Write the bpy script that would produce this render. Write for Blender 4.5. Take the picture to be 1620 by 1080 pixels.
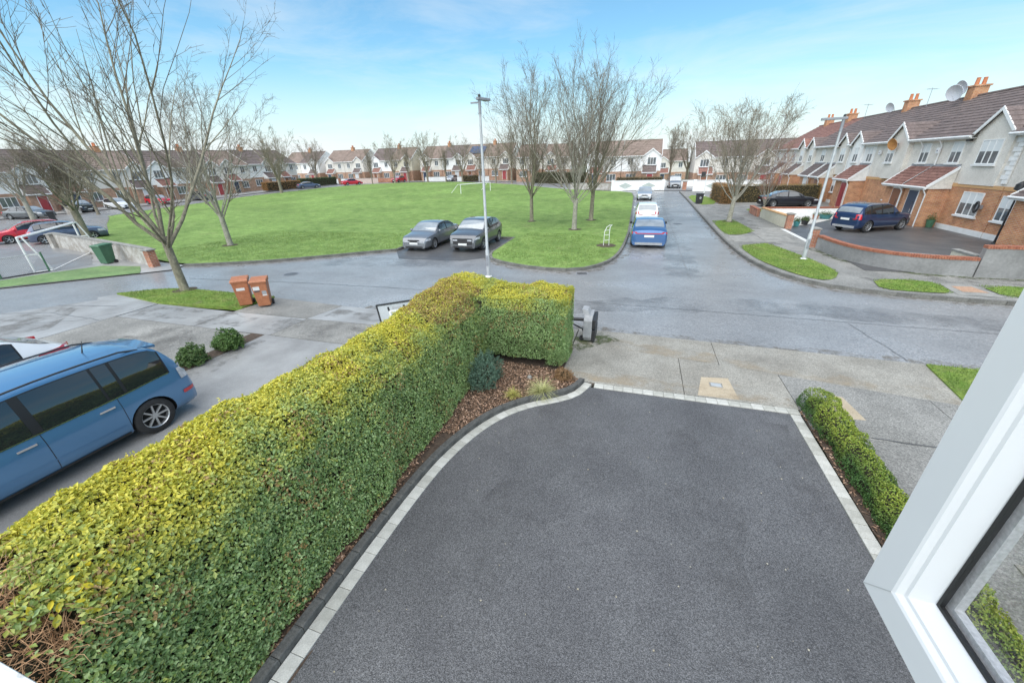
import bpy, bmesh, math, random
import numpy as np
from mathutils import Matrix, Vector
from mathutils.geometry import delaunay_2d_cdt

PI = math.pi
scene = bpy.context.scene
for _o in list(bpy.data.objects): bpy.data.objects.remove(_o)
col = scene.collection
R_ = math.radians

# ------------------------------------------------------------------ camera
cam_data = bpy.data.cameras.new('camera'); cam = bpy.data.objects.new('camera', cam_data); col.objects.link(cam)
cam_data.sensor_width = 36.0; cam_data.lens = 13.556; cam_data.clip_start = 0.02; cam_data.clip_end = 3000
_Rm = Matrix(((0.99958851, 0.02868478, 0.0), (-0.01199755, 0.41808296, -0.90832962), (-0.02605523, 0.90795585, 0.41825507)))
cam.matrix_world = Matrix.Translation((0, 0, 4.5)) @ (Matrix.Rotation(R_(18), 3, 'Z') @ _Rm).to_4x4()
scene.camera = cam

# ------------------------------------------------------------------ sky and sun
SUN_EL, SUN_AZ = 58.0, 190.0           # elevation, compass-style azimuth (clockwise from +Y)
world = bpy.data.worlds.new('World'); scene.world = world; world.use_nodes = True
wn = world.node_tree.nodes; wl = world.node_tree.links; wn.clear()
def wnode(t, **k):
    n = wn.new(t)
    for a, v in k.items(): setattr(n, a, v)
    return n
sky = wnode('ShaderNodeTexSky', sky_type='NISHITA', sun_disc=False)
sky.sun_elevation = R_(SUN_EL); sky.sun_rotation = R_(SUN_AZ); sky.altitude = 50; sky.air_density = 1.15; sky.dust_density = 0.6; sky.ozone_density = 1.0
tc = wnode('ShaderNodeTexCoord'); sep = wnode('ShaderNodeSeparateXYZ'); wl.new(tc.outputs['Generated'], sep.inputs[0])
# thin high cloud: streaks thickening into a white veil towards the horizon, all the way round
mp = wnode('ShaderNodeMapping'); mp.inputs['Scale'].default_value = (1.0, 1.6, 5.5); mp.inputs['Rotation'].default_value = (0.0, 0.12, 0.5)
wl.new(tc.outputs['Generated'], mp.inputs[0])
nz = wnode('ShaderNodeTexNoise'); nz.inputs['Scale'].default_value = 2.3; nz.inputs['Detail'].default_value = 7; nz.inputs['Roughness'].default_value = 0.62; nz.inputs['Distortion'].default_value = 0.5
wl.new(mp.outputs[0], nz.inputs['Vector'])
r1 = wnode('ShaderNodeMapRange'); r1.inputs['From Min'].default_value = 0.46; r1.inputs['From Max'].default_value = 0.85; r1.inputs['To Max'].default_value = 0.5
wl.new(nz.outputs['Fac'], r1.inputs[0])
r2 = wnode('ShaderNodeMapRange', interpolation_type='SMOOTHSTEP'); r2.inputs['From Min'].default_value = 0.21; r2.inputs['From Max'].default_value = 0.0; r2.inputs['To Max'].default_value = 0.82
wl.new(sep.outputs['Z'], r2.inputs[0])
add = wnode('ShaderNodeMath', operation='ADD', use_clamp=True); wl.new(r1.outputs[0], add.inputs[0]); wl.new(r2.outputs[0], add.inputs[1])
tint = wnode('ShaderNodeMix', data_type='RGBA', blend_type='MULTIPLY'); tint.inputs[0].default_value = 1.0; tint.inputs[7].default_value = (0.48, 0.71, 0.76, 1)
wl.new(sky.outputs[0], tint.inputs[6])
mixc = wnode('ShaderNodeMix', data_type='RGBA'); mixc.inputs[7].default_value = (3.85, 4.05, 4.15, 1)
wl.new(add.outputs[0], mixc.inputs[0]); wl.new(tint.outputs[2], mixc.inputs[6])
bg = wnode('ShaderNodeBackground'); bg.inputs['Strength'].default_value = 0.15
wo = wnode('ShaderNodeOutputWorld'); wl.new(mixc.outputs[2], bg.inputs[0]); wl.new(bg.outputs[0], wo.inputs[0])
sd = bpy.data.lights.new('sun', 'SUN'); sd.energy = 3.4; sd.angle = R_(105); sd.color = (1.0, 0.94, 0.86)
sun = bpy.data.objects.new('sun', sd); col.objects.link(sun)
_az = R_(SUN_AZ); _el = R_(SUN_EL)
sun.rotation_euler = Vector((-math.sin(_az) * math.cos(_el), -math.cos(_az) * math.cos(_el), -math.sin(_el))).to_track_quat('-Z', 'Y').to_euler()
scene.view_settings.view_transform = 'Standard'; scene.view_settings.look = 'None'; scene.view_settings.gamma = 1.0
scene.view_settings.exposure = 0.74
scene.view_settings.use_curve_mapping = False
try:
    scene.cycles.use_denoising = True; scene.cycles.max_bounces = 6; scene.cycles.transparent_max_bounces = 10; scene.cycles.sample_clamp_indirect = 6
except Exception: pass

# ------------------------------------------------------------------ helpers
def tag(o, label=None, cat=None, group=None, kind=None):
    if label: o['label'] = label
    if cat: o['category'] = cat
    if group: o['group'] = group
    if kind: o['kind'] = kind
    return o
def empty(name, loc=(0, 0, 0), rz=0.0, label=None, cat=None, group=None):
    o = bpy.data.objects.new(name, None); col.objects.link(o); o.empty_display_size = 0.2
    o.location = loc; o.rotation_euler = (0, 0, rz)
    return tag(o, label, cat, group)
def link(name, me, parent=None, loc=None, rot=None):
    o = bpy.data.objects.new(name, me); col.objects.link(o)
    if parent is not None: o.parent = parent
    if loc is not None: o.location = loc
    if rot is not None: o.rotation_euler = rot
    return o
def copy_tree(o, parent=None):
    c = o.copy(); col.objects.link(c); c.parent = parent
    for ch in [x for x in o.children]: copy_tree(ch, c)
    return c
def sstep(a, b, x):
    t = min(1.0, max(0.0, (x - a) / (b - a))); return t * t * (3 - 2 * t)
def terr(x, y):
    return 0.85 * sstep(5, 50, -x) * sstep(38, 88, y) + 0.5 * math.exp(-((x + 36) / 20) ** 2 - ((y - 66) / 17) ** 2)

class MB:
    """collects geometry for one mesh"""
    def __init__(s): s.v = []; s.f = []; s.m = []
    def add(s, vs, fs, mi=0):
        b = len(s.v); s.v.extend([tuple(p) for p in vs]); s.f.extend([tuple(i + b for i in f) for f in fs]); s.m.extend([mi] * len(fs)); return s
    def box(s, x0, y0, z0, x1, y1, z1, mi=0):
        return s.add([(x0, y0, z0), (x1, y0, z0), (x1, y1, z0), (x0, y1, z0), (x0, y0, z1), (x1, y0, z1), (x1, y1, z1), (x0, y1, z1)],
                     [(0, 3, 2, 1), (4, 5, 6, 7), (0, 1, 5, 4), (1, 2, 6, 5), (2, 3, 7, 6), (3, 0, 4, 7)], mi)
    def hexa(s, p, mi=0):
        return s.add(p, [(0, 3, 2, 1), (4, 5, 6, 7), (0, 1, 5, 4), (1, 2, 6, 5), (2, 3, 7, 6), (3, 0, 4, 7)], mi)
    def prism(s, poly, z0, z1, mi=0):
        n = len(poly)
        a = sum(poly[i][0] * poly[(i + 1) % n][1] - poly[(i + 1) % n][0] * poly[i][1] for i in range(n))
        if a < 0: poly = poly[::-1]
        vs = [(x, y, z0) for x, y in poly] + [(x, y, z1) for x, y in poly]
        fs = [tuple(range(n))[::-1], tuple(range(n, 2 * n))] + [(i, (i + 1) % n, n + (i + 1) % n, n + i) for i in range(n)]
        return s.add(vs, fs, mi)
    def extr(s, poly, axis, a0, a1, mi=0):
        """poly in the two other axes, pushed along axis"""
        n = len(poly)
        def P(p, a):
            if axis == 'x': return (a, p[0], p[1])
            if axis == 'y': return (p[0], a, p[1])
            return (p[0], p[1], a)
        vs = [P(p, a0) for p in poly] + [P(p, a1) for p in poly]
        return s.add(vs, [tuple(range(n))[::-1], tuple(range(n, 2 * n))] + [(i, (i + 1) % n, n + (i + 1) % n, n + i) for i in range(n)], mi)
    def tube(s, pts, rad, n=8, cap=True, mi=0):
        pts = [Vector(p) for p in pts]; k = len(pts)
        if not hasattr(rad, '__len__'): rad = [rad] * k
        vs = []; up = None
        for i in range(k):
            d = (pts[min(i + 1, k - 1)] - pts[max(i - 1, 0)]).normalized()
            if up is None:
                up = Vector((0, 0, 1)) if abs(d.z) < 0.9 else Vector((1, 0, 0))
            a = d.cross(up); 
            if a.length < 1e-6: a = d.cross(Vector((0, 1, 0)))
            a.normalize(); b = a.cross(d).normalized(); up = b
            for j in range(n):
                t = 2 * PI * j / n
                vs.append(pts[i] + a * (rad[i] * math.cos(t)) + b * (rad[i] * math.sin(t)))
        fs = [(i * n + j, i * n + (j + 1) % n, (i + 1) * n + (j + 1) % n, (i + 1) * n + j) for i in range(k - 1) for j in range(n)]
        if cap: fs += [tuple(range(n))[::-1], tuple(range((k - 1) * n, k * n))]
        return s.add(vs, fs, mi)
    def lathe(s, prof, n=20, c=(0, 0, 0), axis='z', mi=0, caps=True):
        vs = []
        for r, h in prof:
            for j in range(n):
                t = 2 * PI * j / n
                if axis == 'z': vs.append((c[0] + r * math.cos(t), c[1] + r * math.sin(t), c[2] + h))
                elif axis == 'y': vs.append((c[0] + r * math.cos(t), c[1] + h, c[2] + r * math.sin(t)))
                else: vs.append((c[0] + h, c[1] + r * math.cos(t), c[2] + r * math.sin(t)))
        k = len(prof)
        fs = [(i * n + j, i * n + (j + 1) % n, (i + 1) * n + (j + 1) % n, (i + 1) * n + j) for i in range(k - 1) for j in range(n)]
        if caps and prof[0][0] > 1e-4: fs.append(tuple(range(n))[::-1])
        if caps and prof[-1][0] > 1e-4: fs.append(tuple(range((k - 1) * n, k * n)))
        return s.add(vs, fs, mi)
    def mesh(s, name, mats, smooth=None, bevel=0.0, M=None, recalc=True):
        me = bpy.data.meshes.new(name); me.from_pydata([tuple(v) for v in s.v], [], s.f)
        if M is not None: me.transform(M)
        for m in (mats if isinstance(mats, (list, tuple)) else [mats]): me.materials.append(m)
        if len(set(s.m)) > 1: me.polygons.foreach_set('material_index', s.m)
        if recalc or bevel:
            bm = bmesh.new(); bm.from_mesh(me)
            if recalc: bmesh.ops.recalc_face_normals(bm, faces=bm.faces)
            if bevel: bmesh.ops.bevel(bm, geom=[e for e in bm.edges if e.is_manifold and e.calc_face_angle(0) > 0.6], offset=bevel, segments=2, affect='EDGES', profile=0.6)
            bm.to_mesh(me); bm.free()
        if smooth is not None:
            me.polygons.foreach_set('use_smooth', [True] * len(me.polygons)); me.set_sharp_from_angle(angle=R_(smooth))
        me.update(); return me
    def build(s, name, mats, parent=None, **k):
        loc = k.pop('loc', None); rot = k.pop('rot', None)
        return link(name, s.mesh(name, mats, **k), parent, loc, rot)

def inside(poly, x, y):
    c = False; n = len(poly); j = n - 1
    for i in range(n):
        xi, yi = poly[i]; xj, yj = poly[j]
        if (yi > y) != (yj > y) and x < (xj - xi) * (y - yi) / (yj - yi) + xi: c = not c
        j = i
    return c
def densify(poly, step, closed=True):
    out = []; n = len(poly)
    for i in range(n if closed else n - 1):
        a = Vector(poly[i]); b = Vector(poly[(i + 1) % n]); k = max(1, int((b - a).length / step))
        out += [tuple(a.lerp(b, j / k)) for j in range(k)]
    if not closed: out.append(tuple(poly[-1]))
    return out
def smooth_line(pts, closed=False, it=2):
    for _ in range(it):
        out = [] if closed else [pts[0]]; n = len(pts)
        for i in range(n if closed else n - 1):
            a, b = pts[i], pts[(i + 1) % n]
            out += [(a[0] * .75 + b[0] * .25, a[1] * .75 + b[1] * .25), (a[0] * .25 + b[0] * .75, a[1] * .25 + b[1] * .75)]
        if not closed: out.append(pts[-1])
        pts = out
    return pts
def sheet(name, poly, dz, mat, step=4.0, rough=0.0, kind='structure', label=None, cat=None, parent=None, thick=0.0):
    """a piece of ground following the terrain"""
    b = densify(poly, step); pts = [Vector(p) for p in b]; n = len(pts)
    xs = [p[0] for p in b]; ys = [p[1] for p in b]
    if max(xs) - min(xs) > step or max(ys) - min(ys) > step:
        for gx in np.arange(min(xs) + step * .5, max(xs), step):
            for gy in np.arange(min(ys) + step * .5, max(ys), step):
                if inside(b, gx, gy): pts.append(Vector((gx + random.uniform(-.1, .1) * step, gy + random.uniform(-.1, .1) * step)))
    vs, es, fs, *_ = delaunay_2d_cdt(pts, [], [list(range(n))], 1, 1e-5)
    rr = random.Random(hash(name) % 1000 if False else len(name) * 7)
    V = [(v[0], v[1], terr(v[0], v[1]) + dz + rr.uniform(-rough, rough)) for v in vs]
    me = bpy.data.meshes.new(name)
    if thick:
        k = len(V); V2 = [(x, y, z - thick) for x, y, z in V]
        F = [tuple(f) for f in fs]
        bd = {}
        for f in F:
            for i in range(len(f)):
                e = (f[i], f[(i + 1) % len(f)]); bd[e] = 1
        side = [(a, a + k, b_ + k, b_) for (a, b_) in bd if (b_, a) not in bd]
        me.from_pydata(V + V2, [], F + side)
    else:
        me.from_pydata(V, [], [tuple(f) for f in fs])
    me.materials.append(mat); me.update()
    bm = bmesh.new(); bm.from_mesh(me)
    for f in bm.faces:
        if abs(f.normal.z) > .5 and f.normal.z < 0: f.normal_flip()
    bm.to_mesh(me); bm.free()
    o = link(name, me, parent)
    return tag(o, label, cat, None, kind if parent is None else None)

# ------------------------------------------------------------------ materials
MATS = {}
def nt(name):
    m = bpy.data.materials.new(name); m.use_nodes = True; t = m.node_tree; t.nodes.clear(); MATS[name] = m
    out = t.nodes.new('ShaderNodeOutputMaterial'); b = t.nodes.new('ShaderNodeBsdfPrincipled'); t.links.new(b.outputs[0], out.inputs[0])
    return m, t, b, out
def mat(name, c, c2=None, scale=8.0, rough=0.6, bump=0.0, bscale=None, spec=0.5, metal=0.0, coat=0.0, fine=None, rough2=None, detail=5, contrast=(0.35, 0.65), bdist=0.01, stretch=None, large=None, speck=None, wear=None):
    """principled surface: two-tone noise, optional fine grain, large patches and bump"""
    m, t, b, out = nt(name); N = t.nodes.new; L = t.links.new
    b.inputs['Roughness'].default_value = rough; b.inputs['Metallic'].default_value = metal
    b.inputs['Specular IOR Level'].default_value = spec; b.inputs['Coat Weight'].default_value = coat; b.inputs['Coat Roughness'].default_value = 0.04
    b.inputs['Base Color'].default_value = (*c, 1)
    tcn = N('ShaderNodeTexCoord'); vec = tcn.outputs['Object']
    if stretch:
        mpn = N('ShaderNodeMapping'); mpn.inputs['Scale'].default_value = stretch; L(vec, mpn.inputs[0]); vec = mpn.outputs[0]
    cur = None
    if c2 is not None:
        n = N('ShaderNodeTexNoise'); n.inputs['Scale'].default_value = scale; n.inputs['Detail'].default_value = detail; n.inputs['Roughness'].default_value = 0.6; L(vec, n.inputs['Vector'])
        r = N('ShaderNodeMapRange'); r.inputs['From Min'].default_value = contrast[0]; r.inputs['From Max'].default_value = contrast[1]; L(n.outputs['Fac'], r.inputs[0])
        mx = N('ShaderNodeMix'); mx.data_type = 'RGBA'; mx.inputs[6].default_value = (*c, 1); mx.inputs[7].default_value = (*c2, 1); L(r.outputs[0], mx.inputs[0]); cur = mx.outputs[2]
        if rough2 is not None:
            rr = N('ShaderNodeMapRange'); rr.inputs['From Min'].default_value = contrast[0]; rr.inputs['From Max'].default_value = contrast[1]
            rr.inputs['To Min'].default_value = rough; rr.inputs['To Max'].default_value = rough2; L(n.outputs['Fac'], rr.inputs[0]); L(rr.outputs[0], b.inputs['Roughness'])
    for spec_ in ([large] if large else []) + ([fine] if fine else []):
        fs_, lo, hi = spec_[:3]
        n2 = N('ShaderNodeTexNoise'); n2.inputs['Scale'].default_value = fs_; n2.inputs['Detail'].default_value = 3; L(vec, n2.inputs['Vector'])
        r2_ = N('ShaderNodeMapRange'); r2_.inputs['From Min'].default_value = 0.3; r2_.inputs['From Max'].default_value = 0.7; r2_.inputs['To Min'].default_value = lo; r2_.inputs['To Max'].default_value = hi; L(n2.outputs['Fac'], r2_.inputs[0])
        mm = N('ShaderNodeVectorMath'); mm.operation = 'SCALE'
        if cur is None:
            mm.inputs[0].default_value = c
        else: L(cur, mm.inputs[0])
        L(r2_.outputs[0], mm.inputs['Scale']); cur = mm.outputs[0]
    if wear:
        nw = N('ShaderNodeTexNoise'); nw.inputs['Scale'].default_value = wear[0]; nw.inputs['Detail'].default_value = 6; nw.inputs['Roughness'].default_value = .7; L(vec, nw.inputs['Vector']); rw_ = N('ShaderNodeMapRange'); rw_.inputs['From Min'].default_value = wear[1]; rw_.inputs['From Max'].default_value = wear[2]; rw_.inputs['To Max'].default_value = .75; L(nw.outputs['Fac'], rw_.inputs[0])
        mw = N('ShaderNodeMix'); mw.data_type = 'RGBA'; mw.inputs[7].default_value = (*wear[3], 1); L(cur, mw.inputs[6]); L(rw_.outputs[0], mw.inputs[0]); cur = mw.outputs[2]
    if speck:
        vo = N('ShaderNodeTexVoronoi'); vo.inputs['Scale'].default_value = speck[0]; L(vec, vo.inputs['Vector']); sc_ = N('ShaderNodeSeparateColor'); L(vo.outputs['Color'], sc_.inputs[0])
        r4 = N('ShaderNodeMapRange'); r4.inputs['To Min'].default_value = speck[1]; r4.inputs['To Max'].default_value = speck[2]; L(sc_.outputs[0], r4.inputs[0]); pw = N('ShaderNodeMath'); pw.operation = 'POWER'; pw.inputs[1].default_value = 1.6; L(r4.outputs[0], pw.inputs[0])
        mm = N('ShaderNodeVectorMath'); mm.operation = 'SCALE'; L(cur, mm.inputs[0]); L(pw.outputs[0], mm.inputs['Scale']); cur = mm.outputs[0]
    if cur is not None: L(cur, b.inputs['Base Color'])
    if bump:
        n3 = N('ShaderNodeTexNoise'); n3.inputs['Scale'].default_value = bscale or scale * 4; n3.inputs['Detail'].default_value = 4; L(vec, n3.inputs['Vector'])
        bp = N('ShaderNodeBump'); bp.inputs['Strength'].default_value = bump; bp.inputs['Distance'].default_value = bdist; L(n3.outputs['Fac'], bp.inputs['Height']); L(bp.outputs[0], b.inputs['Normal'])
    return m
def brick_mat(name, c1, c2, mortar, w=0.225, h=0.075):
    m, t, b, out = nt(name); N = t.nodes.new; L = t.links.new
    tcn = N('ShaderNodeTexCoord'); sp = N('ShaderNodeSeparateXYZ'); L(tcn.outputs['Object'], sp.inputs[0])
    ad = N('ShaderNodeMath'); ad.operation = 'ADD'; L(sp.outputs[0], ad.inputs[0]); L(sp.outputs[1], ad.inputs[1])
    cb = N('ShaderNodeCombineXYZ'); L(ad.outputs[0], cb.inputs[0]); L(sp.outputs[2], cb.inputs[1])
    br = N('ShaderNodeTexBrick'); L(cb.outputs[0], br.inputs['Vector']); br.inputs['Scale'].default_value = 1.0
    br.inputs['Brick Width'].default_value = w; br.inputs['Row Height'].default_value = h; br.inputs['Mortar Size'].default_value = 0.008; br.inputs['Bias'].default_value = -0.1
    br.inputs['Color1'].default_value = (*c1, 1); br.inputs['Color2'].default_value = (*c2, 1); br.inputs['Mortar'].default_value = (*mortar, 1)
    n = N('ShaderNodeTexNoise'); n.inputs['Scale'].default_value = 2.0; n.inputs['Detail'].default_value = 4; L(tcn.outputs['Object'], n.inputs['Vector'])
    r = N('ShaderNodeMapRange'); r.inputs['From Min'].default_value = .3; r.inputs['From Max'].default_value = .7; r.inputs['To Min'].default_value = .75; r.inputs['To Max'].default_value = 1.2; L(n.outputs['Fac'], r.inputs[0])
    mm = N('ShaderNodeVectorMath'); mm.operation = 'SCALE'; L(br.outputs['Color'], mm.inputs[0]); L(r.outputs[0], mm.inputs['Scale']); L(mm.outputs[0], b.inputs['Base Color'])
    bp = N('ShaderNodeBump'); bp.inputs['Strength'].default_value = .5; bp.inputs['Distance'].default_value = .006; bp.invert = True; L(br.outputs['Fac'], bp.inputs['Height']); L(bp.outputs[0], b.inputs['Normal'])
    b.inputs['Roughness'].default_value = .85
    return m
def leaf_mat(name, rough=0.45, trans=0.3):
    """leaf: own colour comes from the face attribute Col"""
    m, t, b, out = nt(name); N = t.nodes.new; L = t.links.new
    a = N('ShaderNodeAttribute'); a.attribute_name = 'Col'; L(a.outputs['Color'], b.inputs['Base Color']); b.inputs['Roughness'].default_value = rough; b.inputs['Specular IOR Level'].default_value = 0.4
    tr = N('ShaderNodeBsdfTranslucent'); L(a.outputs['Color'], tr.inputs[0])
    ms = N('ShaderNodeMixShader'); ms.inputs[0].default_value = trans; L(b.outputs[0], ms.inputs[1]); L(tr.outputs[0], ms.inputs[2]); L(ms.outputs[0], out.inputs[0])
    return m
def glass_mat(name, tintc=(1, 1, 1), refl=0.10):
    """thin clear pane: see-through with a Fresnel reflection"""
    m, t, b, out = nt(name); N = t.nodes.new; L = t.links.new
    tr = N('ShaderNodeBsdfTransparent'); tr.inputs[0].default_value = (*tintc, 1); gl = N('ShaderNodeBsdfGlossy'); gl.inputs['Roughness'].default_value = 0.02
    lw = N('ShaderNodeLayerWeight'); lw.inputs[0].default_value = .5; pw = N('ShaderNodeMath'); pw.operation = 'POWER'; pw.inputs[1].default_value = 4.0; L(lw.outputs['Facing'], pw.inputs[0]); fr = N('ShaderNodeMath'); fr.operation = 'MULTIPLY_ADD'; fr.inputs[1].default_value = .75; fr.inputs[2].default_value = .04; L(pw.outputs[0], fr.inputs[0])
    ms = N('ShaderNodeMixShader'); L(fr.outputs[0], ms.inputs[0]); L(tr.outputs[0], ms.inputs[1]); L(gl.outputs[0], ms.inputs[2]); L(ms.outputs[0], out.inputs[0])
    t.nodes.remove(b); return m

asphalt_new = mat('asphalt_driveway', (0.080, 0.079, 0.082), (0.106, 0.105, 0.107), scale=1.1, rough=0.62, rough2=0.5, bump=0.9, bscale=95, bdist=0.012, fine=(45, 0.78, 1.25), large=(0.45, .86, 1.16), spec=0.55, speck=(125, 0.55, 1.38))
asphalt_road = mat('asphalt_road', (0.20, 0.198, 0.197), (0.255, 0.252, 0.25), scale=0.30, rough=0.40, rough2=0.24, bump=0.35, bscale=60, bdist=0.006, fine=(45, 0.78, 1.22), large=(0.7, 0.92, 1.07), spec=0.6, speck=(50, .82, 1.16), contrast=(0.38, 0.62), stretch=(0.7, 1.0, 1))
asphalt_old = mat('asphalt_old', (0.15, 0.149, 0.149), (0.195, 0.193, 0.192), scale=0.5, rough=0.6, rough2=0.4, bump=0.4, bscale=60, fine=(50, 0.75, 1.2))
asphalt_dark = mat('asphalt_dark', (0.068, 0.067, 0.069), (0.10, 0.098, 0.098), scale=0.6, rough=0.5, rough2=0.36, bump=0.4, bscale=60, fine=(50, 0.75, 1.2), spec=0.6)
concrete = mat('concrete_path', (0.22, 0.205, 0.175), (0.31, 0.293, 0.255), scale=0.9, rough=0.75, rough2=0.6, bump=0.3, bscale=70, fine=(60, 0.8, 1.15), large=(0.5, 0.82, 1.12), speck=(60, .8, 1.18))
concrete_cool = mat('concrete_cool', (0.235, 0.232, 0.225), (0.34, 0.337, 0.328), scale=0.7, rough=0.6, rough2=0.4, bump=0.3, bscale=60, fine=(50, 0.82, 1.15), large=(0.35, 0.75, 1.12), spec=0.6)
concrete_dark = mat('concrete_dark', (0.185, 0.18, 0.165), (0.265, 0.258, 0.238), scale=0.9, rough=0.75, bump=0.4, bscale=60, fine=(60, 0.72, 1.2), large=(0.6, 0.8, 1.15), speck=(60, .75, 1.2))
concrete_tan = mat('concrete_tan', (0.36, 0.29, 0.20), (0.44, 0.37, 0.27), scale=2.0, rough=0.8, bump=0.3, bscale=70, fine=(60, 0.8, 1.15))
kerb_wet = mat('kerb_weathered', (0.10, 0.096, 0.085), (0.185, 0.178, 0.16), scale=2.0, rough=0.7, bump=0.4, bscale=50, fine=(30, 0.7, 1.2))
kerb_conc = mat('kerb_concrete', (0.20, 0.195, 0.18), (0.30, 0.29, 0.265), scale=3.0, rough=0.8, bump=0.4, bscale=50, fine=(30, 0.7, 1.2))
paver_mats = [mat('paver_light_%d' % i, (0.36 + d, 0.355 + d, 0.32 + d), (0.46 + d, 0.455 + d, 0.415 + d), scale=6, rough=0.8, bump=0.3, bscale=120, fine=(90, 0.85, 1.12)) for i, d in enumerate((-0.05, 0.0, 0.04))]
kerb_dark = mat('kerb_charcoal', (0.052, 0.052, 0.05), (0.105, 0.105, 0.098), scale=5, rough=0.75, bump=0.4, bscale=80, fine=(60, 0.7, 1.3))
grass_mat = mat('lawn', (0.115, 0.195, 0.04), (0.20, 0.29, 0.078), scale=1.1, rough=0.8, bump=0.9, bscale=14, bdist=0.05, fine=(7, 0.7, 1.25), large=(0.14, 0.82, 1.18), spec=0.25, detail=8, wear=(0.45, .60, .78, (.19, .17, .08)))
verge_mat = mat('verge_turf', (0.11, 0.20, 0.03), (0.21, 0.27, 0.06), scale=2.0, rough=0.85, bump=0.9, bscale=20, bdist=0.04, fine=(18, 0.7, 1.25), spec=0.2, detail=8, wear=(1.4, .52, .72, (.20, .16, .09)))
turf_mat = mat('artificial_turf', (0.10, 0.185, 0.06), (0.16, 0.235, 0.09), scale=3, rough=0.9, fine=(40, 0.7, 1.25), large=(.8, .8, 1.15))
earth = mat('earth', (0.09, 0.07, 0.05), (0.16, 0.14, 0.09), scale=2, rough=0.9, bump=0.6, bscale=30)
soil = mat('soil', (0.05, 0.035, 0.025), (0.10, 0.07, 0.05), scale=14, rough=0.95, bump=0.8, bscale=40, bdist=0.02)
land = mat('land', (0.10, 0.14, 0.05), (0.16, 0.17, 0.09), scale=0.05, rough=0.95)
def colattr(name, rough):
    m, t, b, out = nt(name); a = t.nodes.new('ShaderNodeAttribute'); a.attribute_name = 'Col'; t.links.new(a.outputs['Color'], b.inputs['Base Color']); b.inputs['Roughness'].default_value = rough; return m
chip_mat = colattr('bark_chips', 0.85)
leafm = leaf_mat('hedge_leaves'); bladem = leaf_mat('grass_blades', 0.6, 0.25)
hedge_core = mat('hedge_interior_shade', (0.020, 0.022, 0.010), (0.05, 0.04, 0.022), scale=18, rough=0.95, bump=1.0, bscale=50, bdist=0.03)  # woody core painted near black so leaf gaps read as shade
twig_brown = mat('dry_twigs', (0.32, 0.165, 0.08), (0.54, 0.34, 0.19), scale=12, rough=0.85)
bark = mat('bark_grey_green', (0.155, 0.14, 0.10), (0.265, 0.24, 0.17), scale=9, rough=0.9, bump=0.8, bscale=45, bdist=0.015, fine=(30, 0.7, 1.25), large=(1.6, 0.7, 1.25), stretch=(1, 1, 0.45))
bark_twig = mat('bark_twigs', (0.105, 0.086, 0.064), (0.18, 0.148, 0.108), scale=1.5, rough=0.9)
bark_pale = mat('bark_pale', (0.24, 0.225, 0.18), (0.36, 0.34, 0.28), scale=6, rough=0.9, bump=0.6, bscale=40, fine=(30, 0.65, 1.2), stretch=(1, 1, 0.5))
bark_far = mat('bark_far', (0.165, 0.14, 0.105), (0.255, 0.22, 0.16), scale=1.2, rough=0.9)
upvc = mat('white_upvc', (0.72, 0.72, 0.73), (0.69, 0.69, 0.70), scale=3, rough=0.28, spec=0.5)
white_paint = mat('white_paint', (0.74, 0.74, 0.73), (0.66, 0.66, 0.64), scale=3, rough=0.55)
trim_white = mat('trim_white', (0.78, 0.78, 0.77), (0.70, 0.70, 0.69), scale=2, rough=0.45)
gasket = mat('black_gasket', (0.012, 0.012, 0.013), rough=0.5)
alu = mat('aluminium_spacer', (0.52, 0.52, 0.53), rough=0.4, metal=0.15, fine=(180, 0.75, 1.1))
clear_glass = glass_mat('clear_glass')
sill_mat = mat('painted_sill', (0.72, 0.72, 0.70), (0.50, 0.49, 0.45), scale=20, rough=0.7, bump=0.4, bscale=60, contrast=(0.55, 0.75), fine=(70, .9, 1.1))
render_w = mat('pebble_dash_cream', (0.62, 0.58, 0.52), (0.71, 0.67, 0.61), scale=1.5, rough=0.9, bump=0.5, bscale=60, bdist=0.01, fine=(16, 0.86, 1.1), large=(0.7, 0.9, 1.05))
render_white = mat('render_white', (0.74, 0.73, 0.71), (0.80, 0.795, 0.78), scale=1.0, rough=0.9, bump=0.3, bscale=40, fine=(8, 0.92, 1.05))
render_grey = mat('render_grey', (0.20, 0.197, 0.19), (0.275, 0.27, 0.262), scale=0.9, rough=0.9, bump=0.3, bscale=40, fine=(12, 0.88, 1.1), large=(0.6, 0.8, 1.15))
render_cream = mat('render_cream', (0.52, 0.48, 0.37), (0.60, 0.56, 0.45), scale=1, rough=0.9, fine=(10, 0.88, 1.08))
block_wall = mat('stained_block', (0.30, 0.27, 0.235), (0.47, 0.45, 0.42), scale=2.2, rough=0.9, bump=0.4, bscale=40, fine=(20, 0.7, 1.15), contrast=(0.4, 0.6))
brick_o = brick_mat('brick_orange', (0.44, 0.17, 0.075), (0.55, 0.26, 0.11), (0.46, 0.38, 0.29))
brick_far_haze = brick_mat('brick_far_haze', (0.34, 0.17, 0.105), (0.42, 0.24, 0.15), (0.42, 0.36, 0.29))  # duller brick for distant rows: haze put into the colour
brick_r = brick_mat('brick_red', (0.36, 0.12, 0.065), (0.44, 0.17, 0.085), (0.40, 0.34, 0.28))
brick_plain = mat('brick_buff', (0.52, 0.30, 0.14), (0.58, 0.35, 0.17), scale=6, rough=0.85)
brick_coping = mat('brick_coping', (0.26, 0.085, 0.05), (0.37, 0.15, 0.085), scale=7, rough=0.85, fine=(25, 0.75, 1.2))
tile_brown = mat('roof_tile_brown', (0.10, 0.076, 0.07), (0.165, 0.125, 0.115), scale=2.2, rough=0.8, fine=(14, 0.75, 1.2), bump=0.4, bscale=20)
tile_red = mat('roof_tile_red', (0.17, 0.075, 0.058), (0.27, 0.14, 0.11), scale=2.5, rough=0.8, fine=(10, 0.7, 1.2))
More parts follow.
